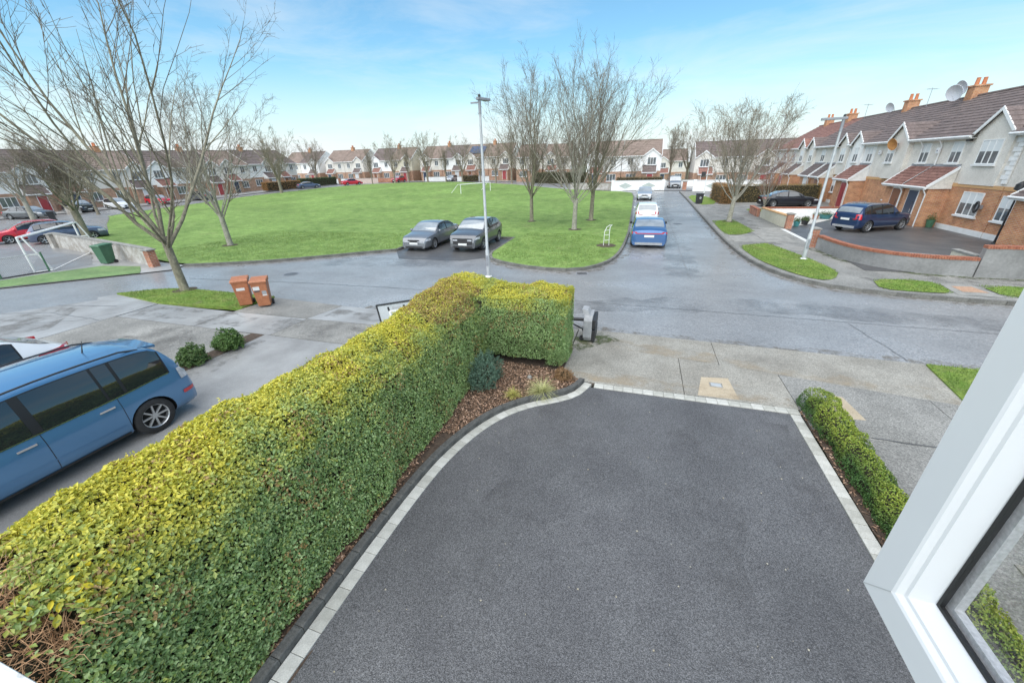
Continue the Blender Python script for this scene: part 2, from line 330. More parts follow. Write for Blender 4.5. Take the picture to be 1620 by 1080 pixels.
tile_dull = mat('roof_tile_dull', (0.17, 0.125, 0.10), (0.24, 0.18, 0.15), scale=1.2, rough=0.85, fine=(10, 0.8, 1.15))
lead_grey = mat('lead_grey', (0.22, 0.23, 0.25), (0.30, 0.31, 0.33), scale=4, rough=0.5)
pane_dark = mat('window_glass', (0.06, 0.07, 0.078), (0.16, 0.175, 0.185), scale=1.1, rough=0.06, spec=0.9)
blind = mat('blind_cream', (0.62, 0.64, 0.64), rough=0.8)
chim_pot = mat('chimney_pot', (0.52, 0.20, 0.09), (0.42, 0.15, 0.07), scale=8, rough=0.8)
dish_white = mat('dish_white', (0.55, 0.56, 0.60), rough=0.5); dish_rust = mat('dish_rust', (0.50, 0.25, 0.08), (0.36, 0.15, 0.05), scale=4, rough=0.8)
galv = mat('galvanised_steel', (0.38, 0.395, 0.40), (0.46, 0.475, 0.48), scale=6, rough=0.45, metal=0.2); galv_dark = mat('grey_metal', (0.20, 0.21, 0.23), (0.27, 0.28, 0.30), scale=5, rough=0.5)
black_pl = mat('black_plastic', (0.018, 0.018, 0.02), (0.035, 0.035, 0.037), scale=10, rough=0.5)
black_metal = mat('black_metal', (0.02, 0.02, 0.022), rough=0.4)
grey_pl = mat('grey_plastic', (0.26, 0.265, 0.275), (0.36, 0.365, 0.37), scale=8, rough=0.55)
bin_brown = mat('bin_brown', (0.34, 0.125, 0.055), (0.41, 0.16, 0.075), scale=5, rough=0.5, fine=(20, 0.88, 1.1))
bin_green = mat('bin_green', (0.045, 0.12, 0.065), (0.06, 0.15, 0.085), scale=5, rough=0.5)
paper = mat('paper_label', (0.68, 0.68, 0.66), (0.60, 0.60, 0.58), scale=20, rough=0.7); ink = mat('dark_print', (0.05, 0.055, 0.065), rough=0.7)
tyre = mat('tyre_rubber', (0.018, 0.018, 0.019), (0.03, 0.03, 0.031), scale=10, rough=0.8); alloy = mat('alloy_rim', (0.42, 0.43, 0.44), (0.5, 0.51, 0.52), scale=5, rough=0.3, metal=0.7); dark_in = mat('dark_interior', (0.012, 0.012, 0.013), rough=0.7)
car_glass = mat('car_glass', (0.012, 0.015, 0.018), rough=0.03, spec=0.9, coat=0.5); sheen_glass = mat('windscreen_sheen_glass', (0.20, 0.22, 0.235), (0.32, 0.34, 0.35), scale=1.2, rough=0.05, spec=0.9, coat=0.6); chrome = mat('chrome', (0.65, 0.66, 0.68), rough=0.12, metal=1.0)  # windscreen base is pale: reflected sky put into the glass colour
lamp_red = mat('tail_lamp_red', (0.55, 0.012, 0.02), (0.42, 0.008, 0.015), scale=12, rough=0.12, coat=1.0); lamp_clear = mat('head_lamp_clear', (0.55, 0.57, 0.60), (0.35, 0.36, 0.38), scale=14, rough=0.1, coat=1.0)
plate_mat = mat('number_plate', (0.72, 0.72, 0.70), rough=0.4)
def paint(name, c, metal=0.35): return mat(name, c, tuple(min(1, v * 1.08) for v in c), scale=1.2, rough=0.28, metal=metal, coat=1.0, spec=0.5)
P_blue = paint('paint_blue', (0.07, 0.185, 0.345)); P_white = paint('paint_white', (0.74, 0.75, 0.76), 0); P_grey = paint('paint_grey', (0.17, 0.18, 0.195)); P_dgrey = paint('paint_dark_grey', (0.095, 0.10, 0.108))
P_eblue = paint('paint_bright_blue', (0.035, 0.11, 0.27)); P_silver = paint('paint_silver', (0.42, 0.44, 0.46), 0.5); P_navy = paint('paint_navy', (0.014, 0.036, 0.10)); P_black = paint('paint_black', (0.012, 0.014, 0.022)); P_red = paint('paint_red', (0.50, 0.012, 0.025), 0.1); P_slate = paint('paint_slate_blue', (0.085, 0.105, 0.165)); P_vgrey = paint('paint_van_grey', (0.20, 0.215, 0.23))

# ------------------------------------------------------------------ ground, roads, paths
def resample(pts, step, closed=False):
    P = [Vector(p).to_2d() for p in pts] + ([Vector(pts[0]).to_2d()] if closed else [])
    seg = [(P[i + 1] - P[i]).length for i in range(len(P) - 1)]; tot = sum(seg); n = max(1, round(tot / step)); out = []; i = 0; acc = 0.0
    for k in range(n + 1):
        d = tot * k / n
        while i < len(seg) - 1 and acc + seg[i] < d: acc += seg[i]; i += 1
        out.append(P[i].lerp(P[i + 1], min(1, (d - acc) / max(seg[i], 1e-9))))
    return out
def offs(pts, d):
    out = []
    for i, p in enumerate(pts):
        t = (pts[min(i + 1, len(pts) - 1)] - pts[max(i - 1, 0)]).normalized(); out.append(p + Vector((-t.y, t.x)) * d)
    return out
def run_of_blocks(parent, name, line, step, w, z0, z1, mats, gap=0.006, bevel=0.0, left=True, jitter=0.0, seed=1, chamfer=0.0):
    """separate blocks laid end to end along a line; each is an object of its own"""
    rr = random.Random(seed); P = resample(line, step); Q = offs(P, w if left else -w); objs = []
    for i in range(len(P) - 1):
        a, b, c, d = P[i], P[i + 1], Q[i + 1], Q[i]
        g = gap / max((b - a).length, .01) * .5
        a2, b2 = a.lerp(b, g), b.lerp(a, g); d2, c2 = d.lerp(c, g), c.lerp(d, g)
        z = z1 + rr.uniform(-jitter, jitter); ctr = (a2 + b2 + c2 + d2) / 4; tz = terr(ctr.x, ctr.y)
        V = [(p.x - ctr.x, p.y - ctr.y) for p in (a2, b2, c2, d2)]
        mb = MB()
        if chamfer:
            lo = [(x, y, z0) for x, y in V] + [(x, y, z - chamfer) for x, y in V]
            mb.hexa(lo); up = [(x * (1 - chamfer * 2 / max(.05, math.hypot(x, y))), y * (1 - chamfer * 2 / max(.05, math.hypot(x, y))), z) for x, y in V]
            mb = MB().add([(x, y, z0) for x, y in V] + [(x, y, z - chamfer) for x, y in V] + up,
                          [(0, 1, 5, 4), (1, 2, 6, 5), (2, 3, 7, 6), (3, 0, 4, 7), (4, 5, 9, 8), (5, 6, 10, 9), (6, 7, 11, 10), (7, 4, 8, 11), (8, 9, 10, 11)])
        else:
            mb.hexa([(x, y, z0) for x, y in V] + [(x, y, z) for x, y in V])
        o = mb.build(name, rr.choice(mats), parent); o.location = (ctr.x, ctr.y, tz); objs.append(o)
    return objs

# far land under everything
g = MB(); N_ = 40; xs = [-700 + 1400 * i / N_ for i in range(N_ + 1)]
g.add([(x, y, terr(x, y) - 0.35) for y in xs for x in xs], [(j * (N_ + 1) + i, j * (N_ + 1) + i + 1, (j + 1) * (N_ + 1) + i + 1, (j + 1) * (N_ + 1) + i) for j in range(N_) for i in range(N_)])
tag(g.build('ground', land, recalc=False), kind='structure')
# one asphalt sheet for all the carriageways
sheet('road', [(-31, -3), (-20.5, 8.8), (-18.3, 10.95), (-13.2, 10.98), (-9.5, 10.75), (-0.6, 10.62), (6.5, 10.42), (12.6, 10.38), (60, 10.3), (60, 90), (30, 100), (-100, 100), (-100, 0)], -0.03, asphalt_road, step=6)
# darker bays and resurfaced strips on the carriageway
sheet('parking_bay', [(-13.5, 19.9), (-12.2, 18.1), (-8.6, 18.3), (-7.35, 19.4), (-7.35, 24.9), (-13.9, 24.9)], -0.022, asphalt_dark, step=2)


# the green
GREEN = [(-26.3, 14.95), (-24.5, 14.5)] + smooth_line([(-22.7, 14.35), (-20.5, 15.2), (-18.3, 16.4), (-15.5, 18.55), (-13.6, 20.0)]) + [(-13.9, 24.8), (-7.7, 24.8), (-7.6, 20.4)] + \
    smooth_line([(-7.35, 19.4), (-6.9, 18.5), (-5.7, 17.85), (-4.2, 17.3), (-2.8, 17.25), (-1.8, 18.0), (-1.1, 19.6), (-0.75, 22.4), (-0.62, 28.0)]) + [(-0.72, 40), (-0.95, 57), (-1.4, 64.0), (-3, 66.5), (-12, 71), (-25, 82), (-42, 90.5), (-56, 90), (-63, 84), (-66, 72), (-68, 56), (-64.5, 40), (-60.5, 31.5), (-56, 29), (-50, 25.5), (-44.5, 22.6), (-40.6, 19.6), (-39, 17.2)]
sheet('green', GREEN, 0.09, grass_mat, step=3.5, rough=0.015)
kb = tag(empty('kerb'), kind='structure')
k1 = smooth_line([(-22.9, 14.3), (-20.5, 15.2), (-18.3, 16.4), (-15.5, 18.55), (-13.55, 20.0)])
run_of_blocks(kb, 'kerb_stone', k1, 0.92, -0.13, -0.1, 0.105, [kerb_wet], jitter=0.004, seed=3)
k2 = [(-13.55, 20.0), (-13.85, 24.85), (-7.65, 24.85), (-7.55, 20.4)]
for a_, b_ in zip(k2[:-1], k2[1:]): run_of_blocks(kb, 'kerb_stone', [a_, b_], 0.92, -0.1, -0.1, 0.10, [kerb_wet], seed=4)
k3 = smooth_line([(-7.55, 20.4), (-7.35, 19.4), (-6.9, 18.5), (-5.7, 17.85), (-4.2, 17.3), (-2.8, 17.25), (-1.8, 18.0), (-1.1, 19.6), (-0.75, 22.4), (-0.62, 28.0)])
run_of_blocks(kb, 'kerb_stone', k3, 0.9, -0.13, -0.1, 0.108, [kerb_wet], jitter=0.004, seed=5)
run_of_blocks(kb, 'kerb_stone', [(-0.62, 28.0), (-0.72, 40), (-0.95, 57), (-1.4, 64)], 1.8, -0.13, -0.1, 0.105, [kerb_wet], seed=6)
run_of_blocks(kb, 'kerb_stone', [(-40.6, 19.6), (-44.5, 22.6), (-50, 25.5), (-56, 29), (-60.5, 31.5), (-64.5, 40), (-68, 56), (-66, 72)], 2.4, -0.13, -0.1, 0.105, [kerb_wet], seed=16)

# pavement on the far right side of the road
FK = [(5.5, 66), (5.45, 54), (5.25, 40), (5.1, 28)] + smooth_line([(5.1, 25.6), (5.2, 21.8), (5.55, 19.6), (6.1, 17.95), (7.0, 16.95), (8.0, 16.45), (9.5, 16.15), (11.5, 15.95)]) + [(20, 15.8), (60, 15.5)]
sheet('pavement', FK + [(60, 66)], 0.09, concrete_dark, step=5)
kr = tag(empty('kerb'), kind='structure')
run_of_blocks(kr, 'kerb_stone', FK[3:-2], 0.92, -0.13, -0.1, 0.105, [kerb_wet], jitter=0.004, seed=7)
run_of_blocks(kr, 'kerb_stone', FK[:4], 1.8, -0.13, -0.1, 0.105, [kerb_wet], seed=8)
run_of_blocks(kr, 'kerb_stone', FK[-3:-1], 0.92, -0.13, -0.1, 0.105, [kerb_wet], seed=9)
VERGES = {
    'grass_verge': [[(5.35, 24.0), (6.35, 24.7), (7.04, 25.0), (7.9, 21.0), (8.1, 18.9), (7.55, 17.7), (6.9, 17.35), (6.2, 18.5), (5.55, 20.6)],
                    [(8.8, 17.9), (10.1, 18.15), (10.75, 17.75), (10.5, 16.45), (9.6, 16.42), (8.5, 16.55)],
                    [(11.86, 17.75), (14.8, 17.7), (15.2, 16.3), (11.8, 16.3)],
                    [(5.4, 33.9), (7.04, 34.7), (7.3, 29.3), (6.2, 27.7), (5.3, 27.7)],
                    [(5.75, 59), (8.1, 57.5), (8.0, 47.5), (5.6, 46)],
                    [(9.4, 40.2), (12.4, 40.6), (12.4, 43.0), (9.4, 43.0)]]}
for poly in VERGES['grass_verge']: sheet('grass_verge', smooth_line(poly, True, 1), 0.115, verge_mat, step=0.7, rough=0.012)
sheet('paved_crossing', [(10.79, 17.8), (11.7, 17.9), (11.75, 16.3), (10.54, 16.3)], 0.1, kerb_conc, step=1)
sheet('brick_inlay', [(10.95, 17.45), (11.55, 17.5), (11.6, 16.75), (10.9, 16.75)], 0.105, mat('terracotta_setts', (0.34, 0.20, 0.13), (0.42, 0.27, 0.18), scale=9, rough=0.85, fine=(30, .75, 1.2)), step=1)
# bay of paler slabs across the pavement to the gate, one object each
psl = tag(empty('gate_crossing'), kind='structure')
for (x0, y0, x1, y1) in ((5.4, 25.4, 7.0, 27.4), (7.06, 25.6, 8.6, 27.6), (7.06, 27.7, 9.2, 30.2)):
    MB().box(x0, y0, .085, x1, y1, .102).build('slab', kerb_conc, psl)
MB().box(9.05, 24.75, .08, 9.3, 30.4, .12).build('threshold', mat('threshold_white', (.6, .6, .58), (.5, .5, .48), rough=.7), psl)

# our side: footpath bays (each slab its own piece), apron, driveways
fp = tag(empty('footpath'), kind='structure')
def slab(poly, m, z=0.0, name='slab', par=fp): return MB().prism(poly, -0.12, z).build(name, m, par)
def jy(x): return 9.57 - 0.156 * x if x > -1 else 9.7          # long joint between path and apron
def ry(x): return 10.64 - 0.03 * x
rr = random.Random(5); G_ = 0.007
xsl = [-1.35, 1.30, 3.38, 5.9, 9.2, 12.6]
for i in range(5):
    a, b = xsl[i] + G_, xsl[i + 1] - G_
    slab([(a, 7.64 if a < 3.2 else 7.0), (b, 7.64 if a < 3.2 else 7.0), (b, jy(b) - G_), (a, jy(a) - G_)], [concrete, concrete, concrete_dark, concrete_dark, concrete_dark][i], z=rr.uniform(-.003, .003))
for a, b, m in ((-1.35, 2.2, concrete), (2.2, 6.8, concrete)):
    slab([(a + G_, jy(a) + G_), (b - G_, jy(b) + G_), (b - G_, ry(b)), (a + G_, ry(a))], m, z=-0.004)
slab([(1.72, 8.5), (2.28, 8.58), (2.34, 7.7), (1.56, 7.68)], concrete_tan, 0.004, 'patch')
slab([(3.98, 8.4), (4.34, 8.34), (4.42, 7.55), (3.96, 7.5)], concrete_tan, 0.004, 'patch')
def stopcock(x, y):
    t = tag(empty('stopcock_cover', (x, y, .004)), 'small grey water stopcock cover set in the footpath ' + ('before the driveway' if x < 3 else 'behind the low box hedge'), 'cover')
    MB().box(-.13, -.09, 0, .13, .09, .008).build('frame', kerb_conc, t); MB().box(-.10, -.065, .008, .10, .065, .013).build('lid', galv, t, bevel=.002)
stopcock(1.98, 8.2); stopcock(4.06, 8.22)
VG0 = [(6.72, 10.38), (6.48, 8.62), (9.2, 8.2), (12.6, 7.9), (12.6, 10.35)]
sheet('grass_verge', VG0, 0.03, verge_mat, step=0.6, rough=0.012, thick=.12)
# neighbour on the right: driveway
sheet('driveway', [(4.05, -4), (12.6, -4), (12.6, 6.99), (4.05, 6.99)], -0.006, concrete_dark, step=4)
ndr = tag(empty('patio'), kind='structure')
for k in range(3): MB().box(4.7, 0.2 + 1.5 * k, -.1, 6.2, 1.68 + 1.5 * k, 0.012).build('slab', concrete, ndr)
# our own tarmac
sheet('driveway', [(-2.86, -1.5), (3.15, -1.5), (3.15, 7.42), (-.62, 7.42), (-.95, 7.0), (-1.3, 6.72), (-1.8, 6.42), (-2.25, 5.85), (-2.62, 4.9), (-2.78, 3.7)], 0.0, asphalt_new, step=0.5, rough=0.003)
sheet('ground_bed', [(-4.8, -1.5), (-2.8, -1.5), (-2.7, 5), (-1.2, 6.8), (-.55, 7.62), (-1.3, 7.66), (-1.3, 9.3), (-4.8, 9.3)], -0.004, soil, step=0.6, rough=0.01)
pv = tag(empty('paver_edging'), kind='structure')
PL = [(-2.98, -1.4)] + smooth_line([(-2.96, 1.2), (-2.92, 3.4), (-2.78, 4.75), (-2.34, 5.9), (-1.78, 6.5), (-1.28, 6.8), (-.93, 7.12), (-.78, 7.6)])
run_of_blocks(pv, 'paver', PL, 0.235, -0.17, -0.05, 0.013, paver_mats, gap=.005, jitter=.0015, seed=11, chamfer=.003)
run_of_blocks(pv, 'paver', [(-.56, 7.61), (3.34, 7.61)], 0.21, -0.19, -0.05, 0.013, paver_mats, gap=.005, jitter=.0015, seed=12, chamfer=.003)
run_of_blocks(pv, 'paver', [(3.155, 7.40), (3.17, -1.2)], 0.235, 0.17, -0.05, 0.013, paver_mats, gap=.005, jitter=.0015, seed=13, chamfer=.003)
kd = tag(empty('bed_kerb'), kind='structure')
PLk = [(p.x, p.y) for p in offs(resample(PL, 0.25), 0.006)]
run_of_blocks(kd, 'kerb_block', PLk, 0.30, 0.115, -0.05, 0.105, [kerb_dark], gap=.006, jitter=.002, seed=14, chamfer=.012)

# neighbour on the left: pale concrete drive, planted strip, path and apron
sheet('driveway', [(-10.45, -4), (-4.7, -4), (-4.7, 7.95), (-10.45, 7.95)], -0.004, concrete_cool, step=3)
sheet('planting_strip', [(-10.97, -4), (-10.44, -4), (-10.46, 7.95), (-10.95, 7.95)], -0.002, soil, step=.4, rough=.015)
sheet('driveway', [(-17, -4), (-10.96, -4), (-10.96, 7.9), (-17.2, 7.9)], -0.005, concrete_dark, step=3)
for poly, m in (([(-17.1, 7.92), (-13.4, 7.92), (-13.4, 9.28), (-17.1, 9.28)], concrete_cool), ([(-13.38, 7.92), (-10.3, 7.97), (-10.2, 9.35), (-13.38, 9.3)], concrete_cool), ([(-10.28, 7.97), (-7.3, 7.97), (-7.5, 9.4), (-10.18, 9.35)], concrete_dark),
                ([(-7.28, 7.97), (-4.72, 7.97), (-4.72, 9.5), (-7.48, 9.4)], concrete), ([(-13.36, 9.32), (-10.2, 9.37), (-9.9, 10.74), (-13.2, 10.95)], concrete_dark), ([(-10.18, 9.37), (-4.72, 9.52), (-4.6, 10.66), (-9.88, 10.73)], concrete_cool),
                ([(-4.7, 9.3), (-1.37, 9.3), (-1.37, 10.6), (-4.58, 10.64)], concrete), ([(-31, -4), (-17.2, -4), (-17.2, 9.28), (-20.3, 9.0)], concrete_cool), ([(-20.25, 9.02), (-17.15, 9.3), (-17.1, 9.32), (-20.35, 9.75), (-20.7, 9.3)], concrete_cool)):
    slab(poly, m, rr.uniform(-.004, .002))
VL = [(-20.4, 9.78), (-19.4, 10.6), (-18.2, 11.0), (-13.3, 11.0), (-13.35, 9.6), (-17.2, 9.3)]
sheet('grass_verge', VL, 0.045, verge_mat, step=.6, rough=.012, thick=.12)
# path, artificial turf and yard by the low wall on the left
sheet('pavement', [(-24.6, 14.55), (-23.0, 14.3), (-22.6, 13.4), (-23.6, 12.4), (-32, 4.6), (-34, 3), (-70, 3), (-70, 14), (-40.5, 14)], 0.02, concrete_cool, step=3)
sheet('turf_strip', [(-24.1, 12.9), (-23.5, 12.5), (-28.4, 8.1), (-33, 3.6), (-34, 4.2), (-29.3, 9.2), (-28.6, 11.4), (-27.6, 13.2), (-25.2, 13.55)], 0.035, turf_mat, step=1)
sheet('playing_yard', [(-29.5, 9.2), (-28.9, 11.8), (-28.7, 13.3), (-32, 15.0), (-52, 15.5), (-60, 3)], 0.028, asphalt_old, step=3)

# ------------------------------------------------------------------ vegetation
rng = np.random.default_rng(11)
def fnoise(P, s, seed=0):
    """cheap smooth noise 0..1 over points"""
    r = np.random.default_rng(seed); out = np.zeros(len(P)); tot = 0
    for k in range(6):
        d = r.normal(size=3); d *= s * (1.0 + 0.55 * k) / np.linalg.norm(d); a = 1.0 / (1 + .35 * k)
        out += a * np.sin(P @ d + r.uniform(0, 6.28) + 1.3 * np.sin(P @ np.roll(d, 1) * .7)); tot += a
    return np.clip(.5 + out / tot * .8, 0, 1)
def lerpc(a, b, t): return np.asarray(a)[None, :] * (1 - t[:, None]) + np.asarray(b)[None, :] * t[:, None]
def unit(a): return a / np.maximum(np.linalg.norm(a, axis=1, keepdims=True), 1e-9)
def raw_mesh(name, V, F, mat_, C=None):
    """V (n,3), F (m,k) numpy -> mesh, C one colour per face"""
    me = bpy.data.meshes.new(name); k = F.shape[1]
    me.vertices.add(len(V)); me.vertices.foreach_set('co', np.ascontiguousarray(V, dtype=np.float32).ravel())
    me.loops.add(F.size); me.loops.foreach_set('vertex_index', np.ascontiguousarray(F, dtype=np.int32).ravel())
    me.polygons.add(len(F)); me.polygons.foreach_set('loop_start', np.arange(0, F.size, k, dtype=np.int32))
    me.materials.append(mat_); me.update(calc_edges=True)
    if C is not None:
        a = me.attributes.new('Col', 'FLOAT_COLOR', 'FACE'); a.data.foreach_set('color', np.concatenate([C, np.ones((len(C), 1))], 1).astype(np.float32).ravel())
    return me
def leaves(name, P, Nn, L, W, C, mat_, spread=0.7, fold=0.25):
    n = len(P); N2 = unit(Nn + rng.normal(size=(n, 3)) * spread)
    u = unit(np.cross(N2, rng.normal(size=(n, 3)))); v = np.cross(N2, u)
    L = np.asarray(L) * np.ones(n); W = np.asarray(W) * np.ones(n)
    b = P - u * (L * .5)[:, None]; t = P + u * (L * .5)[:, None] - N2 * (L * .12)[:, None]
    l = P + v * (W * .5)[:, None] + N2 * (W * fold)[:, None]; r = P - v * (W * .5)[:, None] + N2 * (W * fold)[:, None]
    V = np.stack([b, r, t, l], 1).reshape(-1, 3); i = np.arange(n) * 4
    F = np.concatenate([np.stack([i, i + 1, i + 2], 1), np.stack([i, i + 2, i + 3], 1)])
    return raw_mesh(name, V, F, mat_, np.concatenate([C, C]))
def perimeter(sec, n, u=None):
    """sample a section polyline by length: points and outward normals (2d)"""
    S = np.array(sec, float); d = np.diff(S, axis=0); l = np.linalg.norm(d, axis=1); c = np.concatenate([[0], np.cumsum(l)])
    t = (rng.random(n) if u is None else u) * c[-1]; i = np.clip(np.searchsorted(c, t, side='right') - 1, 0, len(l) - 1); f = (t - c[i]) / l[i]
    p = S[i] + d[i] * f[:, None]; nn = np.stack([d[i][:, 1], -d[i][:, 0]], 1) / l[i][:, None]
    return p, nn, t / c[-1]
def twigs_mesh(name, starts, dirs, lens, rad, mat_, bend=.3, n=3, k=3):
    mb = MB()
    for p, d, l in zip(starts, dirs, lens):
        pts = [Vector(p)]; dd = Vector(d).normalized()
        for _ in range(k):
            dd = (dd + Vector(rng.normal(size=3)) * bend).normalized(); pts.append(pts[-1] + dd * (l / k))
        mb.tube(pts, [rad * (1 - .7 * i / k) for i in range(k + 1)], n, cap=False)
    return mb.mesh(name, mat_, recalc=False)

# --- the tall golden hedge, an L along the left boundary
SEC = [(-3.14, .05), (-3.22, .5), (-3.30, 1.05), (-3.42, 1.42), (-3.66, 1.68), (-4.0, 1.80), (-4.32, 1.84), (-4.52, 1.76), (-4.62, 1.4), (-4.60, .1)]
SEC2 = [(7.98, .22), (7.90, .8), (7.93, 1.45), (8.04, 1.74), (8.35, 1.86), (8.8, 1.86), (9.1, 1.78), (9.24, 1.4), (9.22, .1)]
def hs(y): return 1.13 - 0.10 * np.clip((y - 1.2) / 4.3, 0, 1) + 0.045 * np.clip((y - 6) / 2, 0, 1)
hedge = empty('privet_hedge', (-3.9, 3.5, 0), 0, 'tall L shaped golden privet hedge, yellow on top, beside the dark driveway', 'hedge')
def hedge_points(n1, n2, n3, depth):
    y = rng.random(n1) ** 1.12 * 10.2 - 1.0; p, nn, t = perimeter(SEC, n1)
    h = hs(y); A = np.stack([p[:, 0], y, p[:, 1] * h], 1); NA = np.stack([nn[:, 0], np.zeros(n1), nn[:, 1]], 1)
    x = rng.random(n2) * 2.99 - 4.3; p, nn, t = perimeter(SEC2[::-1], n2); B = np.stack([x, p[:, 0], p[:, 1]], 1); NB = np.stack([np.zeros(n2), nn[:, 0], nn[:, 1]], 1)
    rd_ = np.clip((x + 1.62) / .31, 0, 1) ** 2 * .11; B[:, 1] += np.where(B[:, 1] < 8.6, rd_, -rd_)
    B[:, 2] -= .12 * np.clip((B[:, 0] + 1.95) / .5, 0, 1.3) ** 2 * np.clip(B[:, 2] - 1.2, 0, 1) * 1.4
    keep = ~((B[:, 0] < -3.35) & (B[:, 2] < 1.6) & (B[:, 1] < 8.6)); B = B[keep]; NB = NB[keep]
    yy = 7.95 + rng.random(n3) * 1.26; zz = .1 + rng.random(n3) * 1.66
    edge = np.minimum(np.minimum(yy - 7.9, 9.26 - yy), 1.9 - zz); Cc = np.stack([-1.27 - .30 * np.exp(-np.maximum(edge, 0) * 5.5) - np.where(edge < .12, rng.random(n3) * .22, 0), yy, zz], 1); NC = np.stack([np.ones(n3), (yy - 8.6) * .8, np.maximum(0, zz - 1.4) * 1.4], 1)
    P = np.concatenate([A, B, Cc]); N0 = unit(np.concatenate([NA, NB, NC]))
    far_inside = (P[:, 0] > -3.5) & (P[:, 0] < -3.0) & (P[:, 1] > 8.1) & (P[:, 2] < 1.55); P = P[~far_inside]; N0 = N0[~far_inside]
    lump = fnoise(P, 3.2, 3) * .13 + fnoise(P, 9, 4) * .07
    P = P + N0 * (lump - .09 - np.abs(rng.normal(size=len(P))) * depth)[:, None]
    return P, N0
def hedge_colour(P, N0):
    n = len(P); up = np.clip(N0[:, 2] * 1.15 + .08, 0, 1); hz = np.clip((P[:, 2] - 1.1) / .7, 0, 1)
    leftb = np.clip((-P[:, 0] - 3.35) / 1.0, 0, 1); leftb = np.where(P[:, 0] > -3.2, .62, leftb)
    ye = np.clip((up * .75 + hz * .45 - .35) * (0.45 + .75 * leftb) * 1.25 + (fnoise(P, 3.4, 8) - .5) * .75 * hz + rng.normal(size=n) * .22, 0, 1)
    green = lerpc((.15, .265, .075), (.46, .60, .28), rng.random(n) ** 1.25); yel = lerpc((.44, .45, .06), (.78, .69, .10), rng.random(n))  # greens lightened to carry the sky sheen on glossy leaves
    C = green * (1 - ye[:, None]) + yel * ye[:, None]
    br = ((fnoise(P, 5, 21) > .66) & (rng.random(n) < .16)) | ((np.hypot(P[:, 0] + 4.1, (P[:, 1] - 7.3) * .8) < .6 + .7 * fnoise(P, 4, 51)) & (P[:, 2] > 1.4) & (rng.random(n) < .5))
    C[br] = lerpc((.36, .23, .09), (.52, .36, .16), rng.random(br.sum()))
    return C
DEAD = lambda P: (P[:, 1] < .58 + .10 * np.sin(P[:, 0] * 9) + .08 * np.sin(P[:, 0] * 23)) & (P[:, 1] > -.35) & (P[:, 0] < -3.40) & (P[:, 0] > -4.25) & (P[:, 2] > 1.15)
P, N0 = hedge_points(270000, 72000, 40000, .045)
dead = DEAD(P) & (rng.random(len(P)) < .965); P = P[~dead]; N0 = N0[~dead]
dist = np.linalg.norm(P - np.array([0, 0, 4.5]), axis=1)
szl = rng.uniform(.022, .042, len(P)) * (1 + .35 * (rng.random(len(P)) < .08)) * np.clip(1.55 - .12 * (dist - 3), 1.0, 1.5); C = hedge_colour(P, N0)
face = ((np.array([0, 0, 4.5]) - P) * N0).sum(1) / dist
pick = np.argsort(dist - (face > .3) * .6 + rng.random(len(P)) * .9)[:260]
msk = np.ones(len(P), bool); msk[pick] = False
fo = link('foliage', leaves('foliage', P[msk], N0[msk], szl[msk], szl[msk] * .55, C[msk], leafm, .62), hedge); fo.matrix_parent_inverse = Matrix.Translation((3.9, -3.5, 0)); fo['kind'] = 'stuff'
# the leaves nearest the window, one object each
def leaf_mesh(c):
    o_ = [(-.5, 0), (-.3, .17), (-.02, .255), (.27, .18), (.5, 0)]
    V = [(x, 0, -.10 * x * x) for x, y in o_] + [(x, y, .09 - .10 * x * x) for x, y in o_[1:4]] + [(x, -y, .09 - .10 * x * x) for x, y in o_[1:4]]
    F = [(0, 1, 5), (1, 2, 6, 5), (2, 3, 7, 6), (3, 4, 7), (0, 8, 1), (1, 8, 9, 2), (2, 9, 10, 3), (3, 10, 4)]
    me = bpy.data.meshes.new('leaf'); me.from_pydata(V, [], F); me.materials.append(leafm)
    a = me.attributes.new('Col', 'FLOAT_COLOR', 'FACE'); a.data.foreach_set('color', list((*c, 1.0)) * len(F)); me.update(); return me
lm = [leaf_mesh(c) for c in ((.11, .21, .05), (.20, .33, .10), (.30, .40, .10), (.74, .61, .05), (.52, .48, .06))]; lmc = np.array([(.085, .18, .04), (.15, .28, .075), (.22, .32, .06), (.62, .53, .045), (.45, .42, .05)])
for i in pick:
    k = int(np.argmin(((lmc - C[i]) ** 2).sum(1))); nn = Vector(N0[i] + rng.normal(size=3) * .45).normalized(); q = nn.to_track_quat('Z', 'Y').to_matrix().to_4x4() @ Matrix.Rotation(rng.uniform(0, 6.28), 4, 'Z')
    o = link('leaf', lm[k], hedge); s_ = szl[i] * 1.25; o.matrix_parent_inverse = Matrix.Translation((3.9, -3.5, 0)); o.matrix_basis = Matrix.Translation(P[i]) @ q @ Matrix.Diagonal((s_, s_, s_, 1))
# stray shoots above the clipped faces
kS = 1100; si = rng.choice(np.where((P[:, 2] > 1.2))[0], kS); sd_ = unit(N0[si] * .6 + np.array([0, 0, .7]) + rng.normal(size=(kS, 3)) * .25); sl_ = rng.uniform(.025, .085, kS)
o = link('stray_shoots', twigs_mesh('stray_shoots', P[si], sd_, sl_, .0028, twig_brown, .12), hedge); o.matrix_parent_inverse = Matrix.Translation((3.9, -3.5, 0)); o['kind'] = 'stuff'
LP = np.concatenate([P[si] + sd_ * (sl_ * q)[:, None] + rng.normal(size=(kS, 3)) * .008 for q in (.35, .6, .8, 1.0)]); LC = np.tile(C[si] * 1.1, (4, 1)); LN = np.tile(sd_, (4, 1)); lz_ = rng.uniform(.02, .04, len(LP))
o = link('shoot_leaves', leaves('shoot_leaves', LP, LN, lz_, lz_ * .5, np.clip(LC, 0, .9), leafm, .9), hedge); o.matrix_parent_inverse = Matrix.Translation((3.9, -3.5, 0)); o['kind'] = 'stuff'
